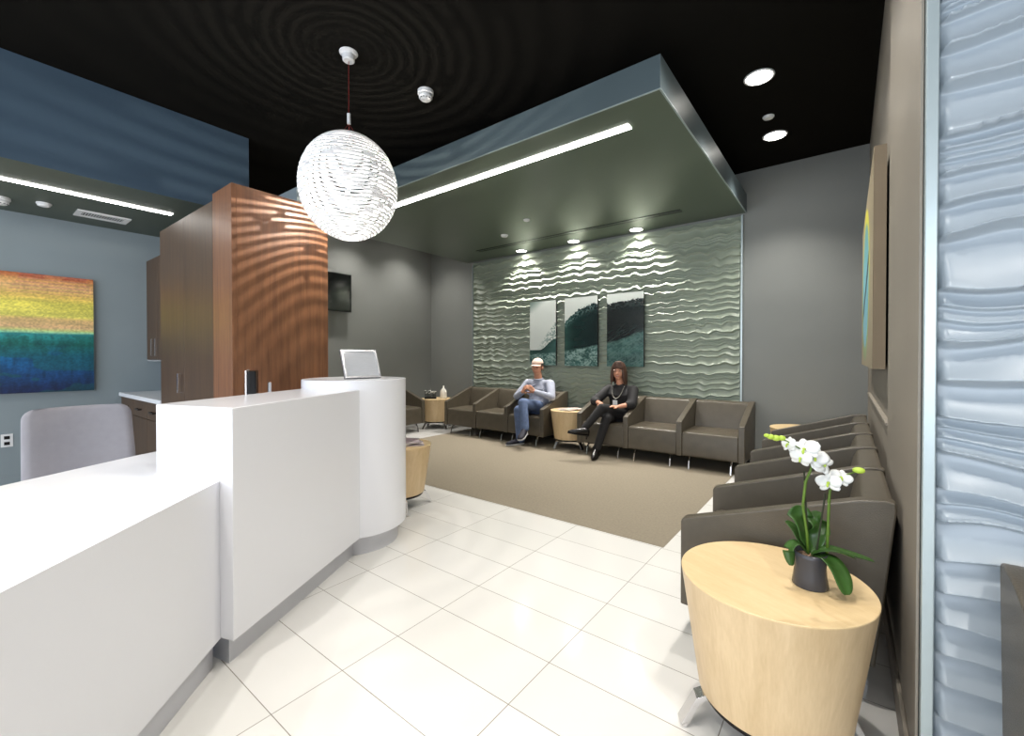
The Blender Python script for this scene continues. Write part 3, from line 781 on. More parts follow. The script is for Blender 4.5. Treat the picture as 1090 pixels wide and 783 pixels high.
# ------------------------------------------------------------------ drum tables
def make_table(label, group='round maple drum tables'):
    t = thing('side_table', label, 'table', group=group)
    b = BM(); lathe(b, [(0.205, 0.125), (0.258, 0.497), (0.2585, 0.4985)], n=96); obj('drum', b, M['maple'], t, smooth=False, bevel=0.0005)
    b = BM(); lathe(b, [(0.2585, 0.4985), (0.2585, 0.502), (0.257, 0.5035)], n=96); obj('top', b, M['maple_top'], t)
    b = BM(); lathe(b, [(0.195, 0.105), (0.195, 0.125)], n=48); obj('underframe', b, M['dark_metal'], t)
    for k in range(4):
        a = PI / 4 + k * PI / 2 + 0.15; c, s = math.cos(a), math.sin(a)
        b = BM(); bar(b, [(0.15 * c, 0.15 * s, 0.108), (0.19 * c, 0.19 * s, 0.106), (0.215 * c, 0.215 * s, 0.095), (0.262 * c, 0.262 * s, 0.004)], 0.045, 0.018, (-s, c, 0))
        l_ = obj('leg', b, M['chrome'], t, bevel=0.001)
    return t
GT = 'round maple drum tables'
tb = make_table('round maple drum table holding the white orchid, in the right foreground')
tb.scale = (1.035, 1.035, 1); tb.location = (-0.187, 1.600, 0); tb.rotation_euler.z = math.radians(-25)
tw = dup(tb, (-2.955, 5.10, 0), 0.3, 'round maple drum table with magazines between the man and the woman', GT); tw.scale = (0.975, 0.975, 1)
dup(tb, (-2.875, 2.215, 0), 0.2, 'round maple drum table with magazines, tucked behind the round desk end', GT)
dup(tb, (-5.60, 5.14, 0), 0.5, 'round maple drum table in the far corner with white ornaments on it', GT)
dup(tb, (-0.36, 5.17, 0), 0.1, 'round maple drum table barely peeking out at the far end of the right wall row', GT)

def magazines(cx, cy, z, n, seed, lab, grp, spread=0.07):
    rnd = random.Random(seed)
    cols = [(222, 214, 212), (170, 120, 120), (204, 190, 196), (214, 208, 200), (150, 130, 136), (206, 190, 182)]
    for k in range(n):
        t = thing('magazine', lab[k], 'magazine', (cx + rnd.uniform(-spread, spread), cy + rnd.uniform(-spread, spread), z + k * 0.0065), rnd.uniform(-0.7, 0.7), grp)
        c = cols[(k * 2 + seed) % 6]
        mm = bpy.data.materials.get('cover_%d_%d_%d' % c) or mat('cover_%d_%d_%d' % c, rgb(*c), 0.3, noise=0.5, nscale=12)
        obj('cover', box(BM(), -0.10, 0.10, -0.135, 0.135, 0.0052, 0.0062), mm, t)
        obj('pages', box(BM(), -0.0985, 0.0985, -0.1335, 0.1335, 0.0003, 0.0051), M['paper'], t)
magazines(-2.93, 5.07, 0.5036, 3, 1, ['magazine on the table between the man and woman, bottom of the pile', 'magazine on the table between the man and woman, middle of the pile', 'pale magazine on top of the pile between the man and woman'], 'magazines between the seated people', 0.04)
magazines(-2.83, 2.22, 0.5036, 5, 2, ['magazine at the bottom of the pile behind the round desk end', 'second magazine from the bottom of the pile behind the round desk end', 'middle magazine of the pile behind the round desk end',
          'magazine second from the top of the pile behind the round desk end', 'magazine on top of the pile behind the round desk end'], 'magazines behind the desk end', 0.03)

# corner table ornaments
t = thing('white_bottle', 'pale ceramic bottle with a pointed neck on the corner table', 'vase', (-5.49, 5.20, 0.5036))
b = BM(); lathe(b, [(0.052, 0), (0.058, 0.02), (0.056, 0.10), (0.052, 0.135), (0.028, 0.165), (0.012, 0.19), (0.011, 0.215), (0.006, 0.22)], n=32); obj('body', b, M['ceramic'], t, smooth=True)
t = thing('planter_tray', 'dark low tray of small white blooms on the corner table', 'plant', (-5.62, 5.02, 0.5036), math.radians(45))
b = BM(); box(b, -0.10, 0.10, -0.035, 0.035, 0, 0.035); obj('tray', b, M['black'], t, bevel=0.004)
rnd = random.Random(8); b = BM(); s_ = BM()
for k in range(14):
    x = -0.085 + 0.17 * (k / 13.0); y = rnd.uniform(-0.02, 0.02); h = rnd.uniform(0.09, 0.14)
    tube(s_, [(x, y, 0.035), (x + rnd.uniform(-.01, .01), y, h)], 0.004, 6)
    for q in range(5):
        a = 2 * PI * q / 5
        ball(b, (x + 0.010 * math.cos(a), y + 0.010 * math.sin(a), h + 0.004), (0.009, 0.009, 0.006), sub=1)
obj('stems', s_, M['stick'], t); obj('blooms', b, M['petal'], t, smooth=True)

# ------------------------------------------------------------------ orchid
ORX, ORY, ORZ = -0.086, 1.612, 0.5036
orc = thing('potted_orchid', 'white moth orchid with two flower stems in a charcoal waisted pot on the near table', 'plant', (ORX, ORY, ORZ))
b = BM(); lathe(b, [(0.040, 0), (0.0415, 0.004), (0.038, 0.03), (0.036, 0.055), (0.0375, 0.085), (0.0385, 0.098), (0.0355, 0.098), (0.034, 0.082)], n=48); obj('pot', b, M['glossy_pot'], orc, smooth=True)
b = BM(); rnd = random.Random(4)
lathe(b, [(0.0345, 0.078), (0.0345, 0.084)], n=24)
for k in range(26):
    a = rnd.uniform(0, 2 * PI); r = rnd.uniform(0, 0.028)
    ball(b, (r * math.cos(a), r * math.sin(a), 0.087), (0.007, 0.005, 0.005), sub=1)
obj('bark_chips', b, M['pebble'], orc)
orc.scale = (1.15, 1.15, 1.05)
# image plane axes for laying out the plant roughly facing the room
RT = Vector((0.93, 0.37, 0)); FW = Vector((-0.37, 0.93, 0))
def O(r, f, z):
    return RT * r + FW * f + Vector((0, 0, z))
def leaf(pts, wid, droop=0.0):
    pts = [Vector(p) for p in pts]; b = BM(); rows = []; n = len(pts) - 1
    # resample with catmull
    res = []
    for i in range(25):
        s = i / 24 * n; k = min(int(s), n - 1); f = s - k
        p0, p1, p2, p3 = pts[max(k - 1, 0)], pts[k], pts[k + 1], pts[min(k + 2, n)]
        res.append(0.5 * ((2 * p1) + (-p0 + p2) * f + (2 * p0 - 5 * p1 + 4 * p2 - p3) * f * f + (-p0 + 3 * p1 - 3 * p2 + p3) * f ** 3))
    for i, p in enumerate(res):
        tt = i / 24; d = (res[min(i + 1, 24)] - res[max(i - 1, 0)]).normalized()
        s = d.cross(Vector((0, 0, 1)))
        if s.length < 0.2: s = Vector(RT)
        s.normalize(); up = s.cross(d).normalized()
        w = 1.3 * wid * (math.sin(PI * min(1, tt * 0.93 + 0.05)) ** 0.55) * (0.55 + 0.45 * smoothstep(0, 0.4, np.array(tt)))
        w = float(w)
        rows.append([b.verts.new(p + s * (w * a) + up * (abs(a) ** 1.5 * w * 0.28)) for a in (-1, -0.6, -0.25, 0, 0.25, 0.6, 1)])
    for a, c in zip(rows, rows[1:]):
        for j in range(6):
            b.faces.new((a[j], a[j + 1], c[j + 1], c[j]))
    o = obj('leaf', b, M['leaf'], orc, smooth=True)
    m_ = o.modifiers.new('s', 'SOLIDIFY'); m_.thickness = 0.0018
    return o
leaf([O(0.0, 0, 0.09), O(0.035, -0.01, 0.112), O(0.08, -0.01, 0.106), O(0.138, -0.01, 0.094)], 0.017)
leaf([O(0.0, 0, 0.09), O(0.03, 0.01, 0.105), O(0.07, 0.02, 0.096), O(0.115, 0.03, 0.078)], 0.016)
leaf([O(0.0, 0, 0.088), O(0.028, -0.03, 0.094), O(0.046, -0.055, 0.066), O(0.054, -0.075, 0.022)], 0.021)
leaf([O(0.01, 0.01, 0.088), O(0.0, 0.03, 0.13), O(-0.012, 0.045, 0.18), O(-0.010, 0.05, 0.215)], 0.028)
leaf([O(0.015, 0.01, 0.088), O(0.03, 0.03, 0.14), O(0.028, 0.04, 0.18), O(0.04, 0.045, 0.20)], 0.020)
leaf([O(-0.005, 0.0, 0.09), O(-0.03, 0.0, 0.118), O(-0.05, -0.005, 0.10), O(-0.048, -0.01, 0.055)], 0.013)
leaf([O(-0.005, 0.01, 0.09), O(-0.025, 0.03, 0.14), O(-0.045, 0.045, 0.165)], 0.016)

def flower(parent, c, r, face, roll=0.0, openness=1.0):
    c = Vector(c); f = Vector(face).normalized()
    s = f.cross(Vector((0, 0, 1))).normalized(); u = s.cross(f).normalized()
    b = BM()
    def petal(ang, L, Wd, cup):
        da = u * math.cos(ang) + s * math.sin(ang); sa = da.cross(f).normalized(); rows = []
        for i in range(7):
            tt = i / 6; w = Wd * math.sin(PI * (0.08 + 0.86 * tt)) ** 0.7
            rows.append([b.verts.new(c + da * (L * tt) + sa * (w * a) + f * (cup * (tt ** 2) * 0.4 * L + 0.10 * Wd * (1 - a * a)) ) for a in (-1, -0.5, 0, 0.5, 1)])
        for a_, c_ in zip(rows, rows[1:]):
            for j in range(4):
                b.faces.new((a_[j], a_[j + 1], c_[j + 1], c_[j]))
    for a in (0, 2.25, -2.25): petal(a + roll, r * 0.95, r * 0.34, -0.25)
    for a in (1.25, -1.25): petal(a + roll, r * 1.05, r * 0.58, 0.1)
    o = obj('flower', b, M['petal'], parent, smooth=True)
    m_ = o.modifiers.new('s', 'SOLIDIFY'); m_.thickness = 0.0008
    b = BM(); ball(b, c + f * 0.004, r * 0.13, sub=2); ball(b, c + f * 0.006 - u * r * 0.25, (r * 0.1, r * 0.1, r * 0.2), sub=2)
    obj('lip', b, M['petal_green'], o, smooth=True)
    return o
st1 = [O(-0.005, 0, 0.085), O(-0.008, 0.0, 0.15), O(-0.018, 0, 0.23), O(-0.012, 0, 0.30), O(0.0, -0.005, 0.345), O(-0.002, -0.01, 0.375), O(-0.03, -0.01, 0.40), O(-0.06, -0.01, 0.42), O(-0.085, -0.01, 0.425)]
b = BM(); tube(b, st1, [0.0035, 0.0034, 0.0033, 0.0033, 0.003, 0.0025, 0.002, 0.0018, 0.0015], 8)
for i in (2, 3): ball(b, st1[i], 0.0052, sub=1)
s1 = obj('flower_stem', b, M['stem'], orc, smooth=True)
st2 = [O(0.038, 0, 0.085), O(0.040, 0, 0.15), O(0.042, 0, 0.25), O(0.044, 0, 0.280), O(0.056, -0.005, 0.312), O(0.078, -0.005, 0.330), O(0.100, -0.005, 0.340)]
b = BM(); tube(b, st2, [0.0036, 0.0034, 0.0032, 0.003, 0.0025, 0.002, 0.0016], 8); ball(b, st2[1], 0.0052, sub=1); ball(b, st2[2], 0.005, sub=1)
s2 = obj('flower_stem', b, M['stem'], orc, smooth=True)
b = BM(); tube(b, [O(-0.002, 0.004, 0.08), O(-0.014, 0.006, 0.33)], 0.0024, 6); obj('stake', b, M['stick'], orc)
b = BM(); tube(b, [O(0.014, 0.004, 0.08), O(0.036, 0.006, 0.27)], 0.0024, 6); obj('stake', b, M['stick'], orc)
camdir = (-0.10, -0.93, 0.35)
flower(s1, O(-0.020, -0.015, 0.398), 0.036, (-0.2, -0.9, 0.5), 0.3)
flower(s1, O(0.000, -0.02, 0.380), 0.033, (0.35, -0.85, 0.35), -0.5)
flower(s1, O(0.022, -0.012, 0.362), 0.034, (0.5, -0.7, 0.6), 0.9)
flower(s1, O(-0.055, -0.01, 0.410), 0.024, (-0.6, -0.6, 0.2), 0.2)
flower(s1, O(-0.030, -0.02, 0.374), 0.027, (-0.3, -0.9, 0.0), -0.2)
flower(s2, O(0.036, -0.015, 0.306), 0.030, (-0.35, -0.9, 0.25), 0.2)
flower(s2, O(0.064, -0.01, 0.322), 0.026, (0.3, -0.8, 0.5), -0.4)
b = BM()
for p, r in ((O(-0.085, -0.01, 0.427), 0.009), (O(-0.098, -0.01, 0.430), 0.008), (O(-0.108, -0.01, 0.433), 0.006), (O(-0.072, -0.012, 0.428), 0.008)):
    ball(b, p, (r * 1.2, r, r), sub=2)
obj('buds', b, M['petal_green'], s1, smooth=True)
b = BM(); ball(b, O(0.106, -0.005, 0.345), (0.014, 0.010, 0.009), sub=2); obj('bud', b, M['petal_green'], s2, smooth=True)

# ------------------------------------------------------------------ office chair behind the desk
t = thing('office_chair', 'pale grey upholstered office chair behind the low counter', 'office chair', (-3.05, 0.462, 0), math.radians(6))
b = BM(); rows = []
NZ, NX = 14, 12
HB, ZT, CR = 0.228, 0.938, 0.055
levels = [0.50 + (ZT - CR - 0.50) * q / 7 for q in range(8)] + [ZT - CR + CR * math.sin(math.radians(q)) for q in (15, 30, 45, 60, 75, 88)]
NZ = len(levels) - 1
for side in (0, 1):
    g = []
    for i, z in enumerate(levels):
        r = []; e = max(0.0, (z - (ZT - CR)) / CR)
        wz = HB - 0.012 * (z - 0.5) / 0.43 - CR * (1 - math.sqrt(max(0, 1 - e * e)))
        for j in range(NX + 1):
            u = -1 + 2 * j / NX; tk = 0.018 * math.sqrt(max(0.03, 1 - abs(u) ** 6)) * math.sqrt(max(0.05, 1 - e ** 4))
            x = -0.23 + 0.05 * u * u - 0.06 * (z - 0.5) / 0.43 + (tk if side else -tk)
            r.append(b.verts.new((x, wz * u, z)))
        g.append(r)
    rows.append(g)
for g in rows:
    for i in range(NZ):
        for j in range(NX):
            b.faces.new((g[i][j], g[i][j + 1], g[i + 1][j + 1], g[i + 1][j]))
a, c = rows
for i in range(NZ):
    b.faces.new((a[i][0], c[i][0], c[i + 1][0], a[i + 1][0])); b.faces.new((a[i][NX], c[i][NX], c[i + 1][NX], a[i + 1][NX]))
for j in range(NX):
    b.faces.new((a[0][j], c[0][j], c[0][j + 1], a[0][j + 1])); b.faces.new((a[NZ][j], c[NZ][j], c[NZ][j + 1], a[NZ][j + 1]))
obj('backrest', b, M['fabric_grey'], t, smooth=True)
b = BM(); box(b, -0.20, 0.24, -0.23, 0.23, 0.42, 0.49); obj('seat', b, M['fabric_grey'], t, bevel=0.025, seg=4)
b = BM(); bar(b, [(-0.10, 0, 0.415), (-0.27, 0, 0.43), (-0.29, 0, 0.62)], 0.06, 0.012, (0, 1, 0)); obj('back_bracket', b, M['chrome'], t)
b = BM(); lathe(b, [(0.028, 0.08), (0.028, 0.25), (0.018, 0.25), (0.018, 0.415)], n=20); obj('gas_lift', b, M['chrome'], t)
for k in range(5):
    an = 2 * PI * k / 5; c_, s_ = math.cos(an), math.sin(an)
    b = BM(); bar(b, [(0.02 * c_, 0.02 * s_, 0.10), (0.27 * c_, 0.27 * s_, 0.065)], 0.04, 0.02, (-s_, c_, 0)); lg = obj('base_arm', b, M['chrome'], t)
    b = BM(); tube(b, [(0.27 * c_ - 0.012 * s_, 0.27 * s_ + 0.012 * c_, 0.0275), (0.27 * c_ + 0.012 * s_, 0.27 * s_ - 0.012 * c_, 0.0275)], 0.027, 20); obj('caster', b, M['black'], lg)

# ------------------------------------------------------------------ people
def V3(*a): return Vector(a)
def cone(bm, a, c, ra, rc, n=14):
    a, c = Vector(a), Vector(c)
    ball(bm, a, ra, sub=2); ball(bm, c, rc, sub=2)
    if (c - a).length > 1e-4: tube(bm, [a, c], [ra, rc], n)

def fused(name, bm, voxel, material, parent, smooth_it=4, factor=0.5):
    me = bpy.data.meshes.new('tmp'); bm.to_mesh(me); bm.free()
    o = bpy.data.objects.new('tmp', me); COL.objects.link(o)
    r = o.modifiers.new('r', 'REMESH'); r.mode = 'VOXEL'; r.voxel_size = voxel; r.use_smooth_shade = True
    s = o.modifiers.new('s', 'SMOOTH'); s.iterations = smooth_it; s.factor = factor
    dg = bpy.context.evaluated_depsgraph_get(); dg.update()
    me2 = bpy.data.meshes.new_from_object(o.evaluated_get(dg)); me2.name = name
    bpy.data.objects.remove(o); bpy.data.meshes.remove(me)
    me2.materials.clear(); me2.materials.append(material); me2.shade_smooth()
    no = bpy.data.objects.new(name, me2)
    return link(no, parent)

def loft(bm, secs, side, n=20):
    """secs: list of (center, a (half width), b (half depth)); side = width direction"""
    rings = []; side = Vector(side).normalized()
    cs = [Vector(s[0]) for s in secs]
    for i, (c, a, d) in enumerate(secs):
        ax = (cs[min(i + 1, len(cs) - 1)] - cs[max(i - 1, 0)]).normalized()
        fwd = side.cross(ax).normalized(); sd = ax.cross(fwd).normalized()
        rings.append([bm.verts.new(cs[i] + sd * (a * math.cos(2 * PI * k / n)) + fwd * (d * math.sin(2 * PI * k / n))) for k in range(n)])
    for a_, b_ in zip(rings, rings[1:]):
        for k in range(n):
            bm.faces.new((a_[k], a_[(k + 1) % n], b_[(k + 1) % n], b_[k]))
    bm.faces.new(rings[0][::-1]); bm.faces.new(rings[-1])

def head(bm, c, f, s, u, k=1.0):
    """c = head centre, f forward, s to the person's left, u up"""
    rot = Matrix((s, -f, u)).transposed()
    def P(x, y, z): return c + s * x * k + f * y * k + u * z * k
    ball(bm, P(0, -0.012, 0.028), (0.074 * k, 0.092 * k, 0.088 * k), rot, 3)
    ball(bm, P(0, 0.018, -0.030), (0.060 * k, 0.066 * k, 0.078 * k), rot, 3)
    ball(bm, P(0, 0.050, -0.088), (0.030 * k, 0.026 * k, 0.022 * k), rot, 2)
    ball(bm, P(0.030, 0.045, -0.030), (0.024 * k, 0.026 * k, 0.022 * k), rot, 2); ball(bm, P(-0.030, 0.045, -0.030), (0.024 * k, 0.026 * k, 0.022 * k), rot, 2)
    cone(bm, P(0, 0.078, 0.008), P(0, 0.098, -0.032), 0.008 * k, 0.0125 * k, 8)
    ball(bm, P(0.011, 0.088, -0.037), 0.008 * k); ball(bm, P(-0.011, 0.088, -0.037), 0.008 * k)
    for sx in (-1, 1):
        cone(bm, P(sx * 0.012, 0.076, 0.022), P(sx * 0.045, 0.060, 0.022), 0.010 * k, 0.008 * k, 8)
        ball(bm, P(sx * 0.078, -0.005, -0.012), (0.010 * k, 0.018 * k, 0.030 * k), rot, 2)
    cone(bm, P(-0.018, 0.074, -0.060), P(0.018, 0.074, -0.060), 0.008 * k, 0.008 * k, 8)
    return P, rot

def face_parts(P, rot, k, parent, smile=False, glasses=False):
    for sx in (-1, 1):
        b = BM(); ball(b, P(sx * 0.030, 0.071, 0.004), (0.011 * k, 0.006 * k, 0.005 * k), rot, 2); obj('eye', b, M['eye'], parent, smooth=True)
        b = BM(); tube(b, [P(sx * 0.016, 0.084, 0.024), P(sx * 0.032, 0.080, 0.030), P(sx * 0.048, 0.066, 0.024)], 0.0032 * k, 6); obj('eyebrow', b, M['hair_dark'], parent)
    b = BM()
    if smile:
        tube(b, [P(-0.026, 0.072, -0.054), P(-0.012, 0.083, -0.063), P(0.012, 0.083, -0.063), P(0.026, 0.072, -0.054)], [(0.002, 0.002), (0.005, 0.006), (0.005, 0.006), (0.002, 0.002)], 8)
        m = obj('mouth', b, M['lip'], parent, smooth=True)
        b = BM(); tube(b, [P(-0.018, 0.0815, -0.0575), P(0, 0.0875, -0.062), P(0.018, 0.0815, -0.0575)], 0.0032, 6); obj('teeth', b, M['teeth'], m, smooth=True)
    else:
        tube(b, [P(-0.022, 0.072, -0.059), P(0, 0.083, -0.061), P(0.022, 0.072, -0.059)], [(0.002, 0.002), (0.005, 0.004), (0.002, 0.002)], 8)
        obj('mouth', b, M['lip'], parent, smooth=True)
    if glasses:
        b = BM()
        for sx in (-1, 1):
            ring = [P(sx * 0.031 + 0.021 * math.cos(2 * PI * i / 16), 0.088, 0.004 + 0.016 * math.sin(2 * PI * i / 16)) for i in range(17)]
            tube(b, ring, 0.0013, 5); tube(b, [P(sx * 0.052, 0.088, 0.008), P(sx * 0.078, 0.0, 0.006)], 0.0013, 5)
        tube(b, [P(-0.010, 0.088, 0.006), P(0.010, 0.088, 0.006)], 0.0013, 5)
        obj('glasses', b, M['chrome'], parent)

def hand(bm, wrist, d, nrm, thumb_side, curl=0.5, k=1.0, spread=0.25):
    """d = direction of the hand, nrm = back of the hand normal, thumb_side = +-1 along d x nrm"""
    w = Vector(wrist); d = Vector(d).normalized(); nrm = (Vector(nrm) - d * Vector(nrm).dot(d)).normalized(); s = d.cross(nrm).normalized() * thumb_side
    palm_end = w + d * 0.085 * k
    for off in (-0.028, -0.010, 0.010, 0.028):
        cone(bm, w + s * off * 0.6 * k, palm_end + s * off * k, 0.014 * k, 0.0115 * k, 8)
    lens = {0.028: 0.066, 0.0095: 0.074, -0.0095: 0.069, -0.028: 0.054}
    for i, off in enumerate((0.028, 0.0095, -0.0095, -0.028)):
        L = lens[off] * k; p = palm_end + s * off * k; dd = (d + s * off * spread * 6).normalized(); a = 0.0
        for j, (fr_, r0, r1) in enumerate(((0.45, 0.0092, 0.0086), (0.31, 0.0086, 0.0078), (0.24, 0.0078, 0.0066))):
            a += curl * (0.55 if j == 0 else 0.8)
            q = p + (dd * math.cos(a) - nrm * math.sin(a)) * (L * fr_)
            cone(bm, p, q, r0 * k, r1 * k, 8); p = q
    p = w + d * 0.022 * k + s * 0.026 * k
    q = p + (d * 0.65 + s * 0.75 - nrm * 0.25).normalized() * 0.040 * k
    cone(bm, p, q, 0.0125 * k, 0.0105 * k, 8)
    r = q + (d * 0.9 + s * 0.3 - nrm * 0.3 * curl).normalized() * 0.036 * k
    cone(bm, q, r, 0.0100 * k, 0.0080 * k, 8)

def shoe(name, heel, toe, up, parent, mat_, sole_mat, heel_h=0.0, L=None, wid=0.043, pointed=False):
    heel, toe, up = Vector(heel), Vector(toe), Vector(up)
    d = (toe - heel).normalized(); up = (up - d * up.dot(d)).normalized(); s = d.cross(up).normalized()
    L = (toe - heel).length
    b = BM(); secs = []
    prof = [(0.0, 0.028, 0.036, 0.036), (0.10, 0.038, 0.048, 0.044), (0.30, 0.041, 0.050, 0.044), (0.5, 0.042, 0.038, 0.034), (0.72, wid, 0.029, 0.028), (0.9, wid * (0.55 if pointed else 0.84), 0.021, 0.021), (1.0, wid * (0.12 if pointed else 0.5), 0.012, 0.015)]
    n = 16; rings = []
    for t_, w, h, zc in prof:
        c = heel + d * (L * t_) + up * zc
        ring = []
        for k in range(n):
            a = 2 * PI * k / n; x = math.cos(a) * w; z = math.sin(a) * h
            z = max(z, -zc + 0.008)
            ring.append(b.verts.new(c + s * x + up * z))
        rings.append(ring)
    for a_, b_ in zip(rings, rings[1:]):
        for k in range(n): b.faces.new((a_[k], a_[(k + 1) % n], b_[(k + 1) % n], b_[k]))
    b.faces.new(rings[0][::-1]); b.faces.new(rings[-1])
    o = obj(name, b, mat_, parent, smooth=True)
    b = BM(); lo, hi = [], []
    outline = [(t_, w * 1.03) for t_, w, h, zc in prof]
    pts = [(t_, w) for t_, w in outline] + [(t_, -w) for t_, w in outline[::-1]]
    z0, z1 = (-0.002, 0.014) if heel_h == 0 else (0.0, 0.008)
    for t_, w in pts:
        lo.append(b.verts.new(heel + d * (L * t_ + 0.004 * (t_ - 0.5)) + s * w + up * z0)); hi.append(b.verts.new(heel + d * (L * t_) + s * w + up * z1))
    b.faces.new(lo); b.faces.new(hi[::-1]); m_ = len(pts)
    for k in range(m_): b.faces.new((lo[k], lo[(k + 1) % m_], hi[(k + 1) % m_], hi[k]))
    obj('sole', b, sole_mat, o)
    if heel_h > 0:
        b = BM(); cone(b, heel + d * 0.02 + up * 0.004, heel + d * 0.02 - up * heel_h, 0.016, 0.009, 10); obj('heel', b, sole_mat, o)
    return o

# --- man
man = thing('person', 'seated man in cream cap, grey-blue sweater and jeans, legs crossed, hands together', 'person', (-3.55, 5.1, 0.0))
def W2(o):  # parts are built in world space; undo the parent's offset
    o.location = -Vector(man.location) if o.parent == man else -Vector(wom.location)
    return o
hipL, hipR = V3(-3.44, 5.20, 0.485), V3(-3.62, 5.20, 0.48)
knL, anL = V3(-3.50, 4.79, 0.585), V3(-3.40, 4.70, 0.27)
knR, anR = V3(-3.60, 4.82, 0.475), V3(-3.575, 4.84, 0.085)
pel = V3(-3.53, 5.22, 0.50); wai = V3(-3.53, 5.25, 0.63); che = V3(-3.53, 5.245, 0.76); nec = V3(-3.53, 5.215, 0.885); hc = V3(-3.533, 5.185, 1.065)
shL, shR = V3(-3.345, 5.235, 0.825), V3(-3.725, 5.225, 0.82)
elL, elR = V3(-3.225, 5.09, 0.655), V3(-3.80, 5.05, 0.640)
wrL, wrR = V3(-3.405, 4.925, 0.735), V3(-3.60, 4.915, 0.725)
fwd = V3(0.18, -0.97, -0.06).normalized(); upv = V3(0, 0, 1); lf = upv.cross(fwd).normalized() * -1
lf = V3(-fwd.y, fwd.x, 0).normalized(); upv = fwd.cross(lf) * 1
if upv.z < 0: upv = -upv
bm = BM()
Ph, rot = head(bm, hc, fwd, lf, upv, 1.0)
cone(bm, nec - V3(0, 0, 0.03), hc + V3(0, 0.005, -0.06), 0.058, 0.054)
loft(bm, [(pel - V3(0, 0, 0.06), 0.15, 0.10), (wai, 0.14, 0.10), (che, 0.155, 0.11), (nec - V3(0, -0.01, 0.05), 0.09, 0.06), (nec, 0.05, 0.05)], (1, 0, 0))
for a, e, w in ((shL, elL, wrL), (shR, elR, wrR)):
    cone(bm, che + V3(0, 0.02, 0.03), a, 0.045, 0.045); cone(bm, a, e, 0.045, 0.036); cone(bm, e, w, 0.038, 0.026)
for a, k_, n in ((hipL, knL, anL), (hipR, knR, anR)):
    cone(bm, a, k_, 0.078, 0.052); cone(bm, k_, n, 0.050, 0.034)
cone(bm, anL, V3(-3.385, 4.68, 0.235), 0.030, 0.024); cone(bm, anR, V3(-3.58, 4.83, 0.05), 0.030, 0.022)
hand(bm, wrL, (-0.75, -0.25, 0.62), (0.3, -0.9, 0.3), -1, 0.75)
hand(bm, wrR, (0.70, -0.25, 0.66), (-0.3, -0.9, 0.3), 1, 0.75)
W2(fused('body', bm, 0.0065, M['skin'], man, 2))
bm = BM()
loft(bm, [(pel - V3(0, 0, 0.045), 0.165, 0.125), (pel + V3(0, -0.01, 0.04), 0.175, 0.14), (wai, 0.165, 0.135), (che, 0.185, 0.135), (che + V3(0, 0, 0.07), 0.175, 0.11), (nec - V3(0, 0, 0.025), 0.10, 0.08), (nec + V3(0, 0, 0.012), 0.068, 0.066)], (1, 0, 0))
for a, e, w in ((shL, elL, wrL), (shR, elR, wrR)):
    cone(bm, che + V3(0, 0, 0.04), a, 0.075, 0.070); cone(bm, a, e, 0.070, 0.052)
    ww = e + (w - e) * 0.88; cone(bm, e, ww, 0.052, 0.038)
    cone(bm, ww, ww + (w - e).normalized() * 0.01, 0.040, 0.038)
for k in range(9):  # folds
    a = V3(-3.53 + 0.16 * math.cos(k * 2.1), 5.12, 0.54 + 0.03 * k); cone(bm, a, a + V3(0.07 * math.sin(k), 0.0, 0.035), 0.012, 0.010, 6)
W2(fused('sweater', bm, 0.009, M['sweater'], man, 3))
b = BM(); tube(b, [nec + V3(0.066 * math.cos(a), 0.064 * math.sin(a) - 0.008, 0.012 + 0.010 * math.sin(a)) for a in [2 * PI * i / 24 for i in range(25)]], 0.012, 8); W2(obj('collar', b, M['sweater'], man, smooth=True))
bm = BM()
loft(bm, [(pel - V3(0, 0, 0.10), 0.16, 0.13), (pel, 0.172, 0.13), (pel + V3(0, 0, 0.05), 0.165, 0.12)], (1, 0, 0))
for a, k_, n, r_ in ((hipL, knL, anL + V3(0, 0, -0.01), 0.056), (hipR, knR, anR + V3(0, 0, 0.0), 0.066)):
    cone(bm, a, k_, 0.092, 0.068); cone(bm, k_, n, 0.066, r_)
for k in range(5):
    a = anR + V3(0, 0, 0.03 + 0.05 * k); bmc = 0.052
    cone(bm, a + V3(-0.03, -bmc * 0.6, 0), a + V3(0.035, -bmc * 0.7, 0.018), 0.010, 0.008, 6)
W2(fused('jeans', bm, 0.009, M['jeans'], man, 3))
shp = W2(shoe('shoe', V3(-3.57, 4.90, 0.008), V3(-3.675, 4.645, 0.008), (0, 0, 1), man, M['shoe_navy'], M['rubber'], wid=0.048))
W2(shoe('shoe', anL + V3(-0.01, 0.035, -0.085), anL + V3(0.06, -0.20, -0.135), (0.05, -0.45, 0.89), man, M['shoe_navy'], M['rubber'], wid=0.048))
b = BM(); cone(b, anL + V3(0, 0, 0.01), anL + V3(0.005, -0.005, -0.055), 0.040, 0.036, 10); cone(b, anR, anR + V3(-0.005, 0, -0.03), 0.040, 0.036, 10); sk = W2(obj('sock', b, M['rubber'], man, smooth=True))
cap = BM(); ball(cap, Ph(0, -0.012, 0.055), (0.084, 0.100, 0.078), rot, 3)
for v in list(cap.verts):
    if (v.co - Ph(0, 0, 0.048)).dot(upv) < 0: cap.verts.remove(v)
co = W2(obj('cap', cap, M['cap'], man, smooth=True)); mm = co.modifiers.new('s', 'SOLIDIFY'); mm.thickness = 0.004
b = BM(); rows = []
for i in range(6):
    y = 0.070 + 0.070 * i / 5; r = []
    for j in range(11):
        u_ = -1 + 2 * j / 10
        yy = 0.07 + (y - 0.07) * (1 - 0.55 * u_ * u_) - 0.038 * u_ * u_
        r.append(b.verts.new(Ph(0.074 * u_ * (1 - 0.06 * i / 5), yy, 0.050 - 0.012 * u_ * u_ - 0.022 * i / 5)))
    rows.append(r)
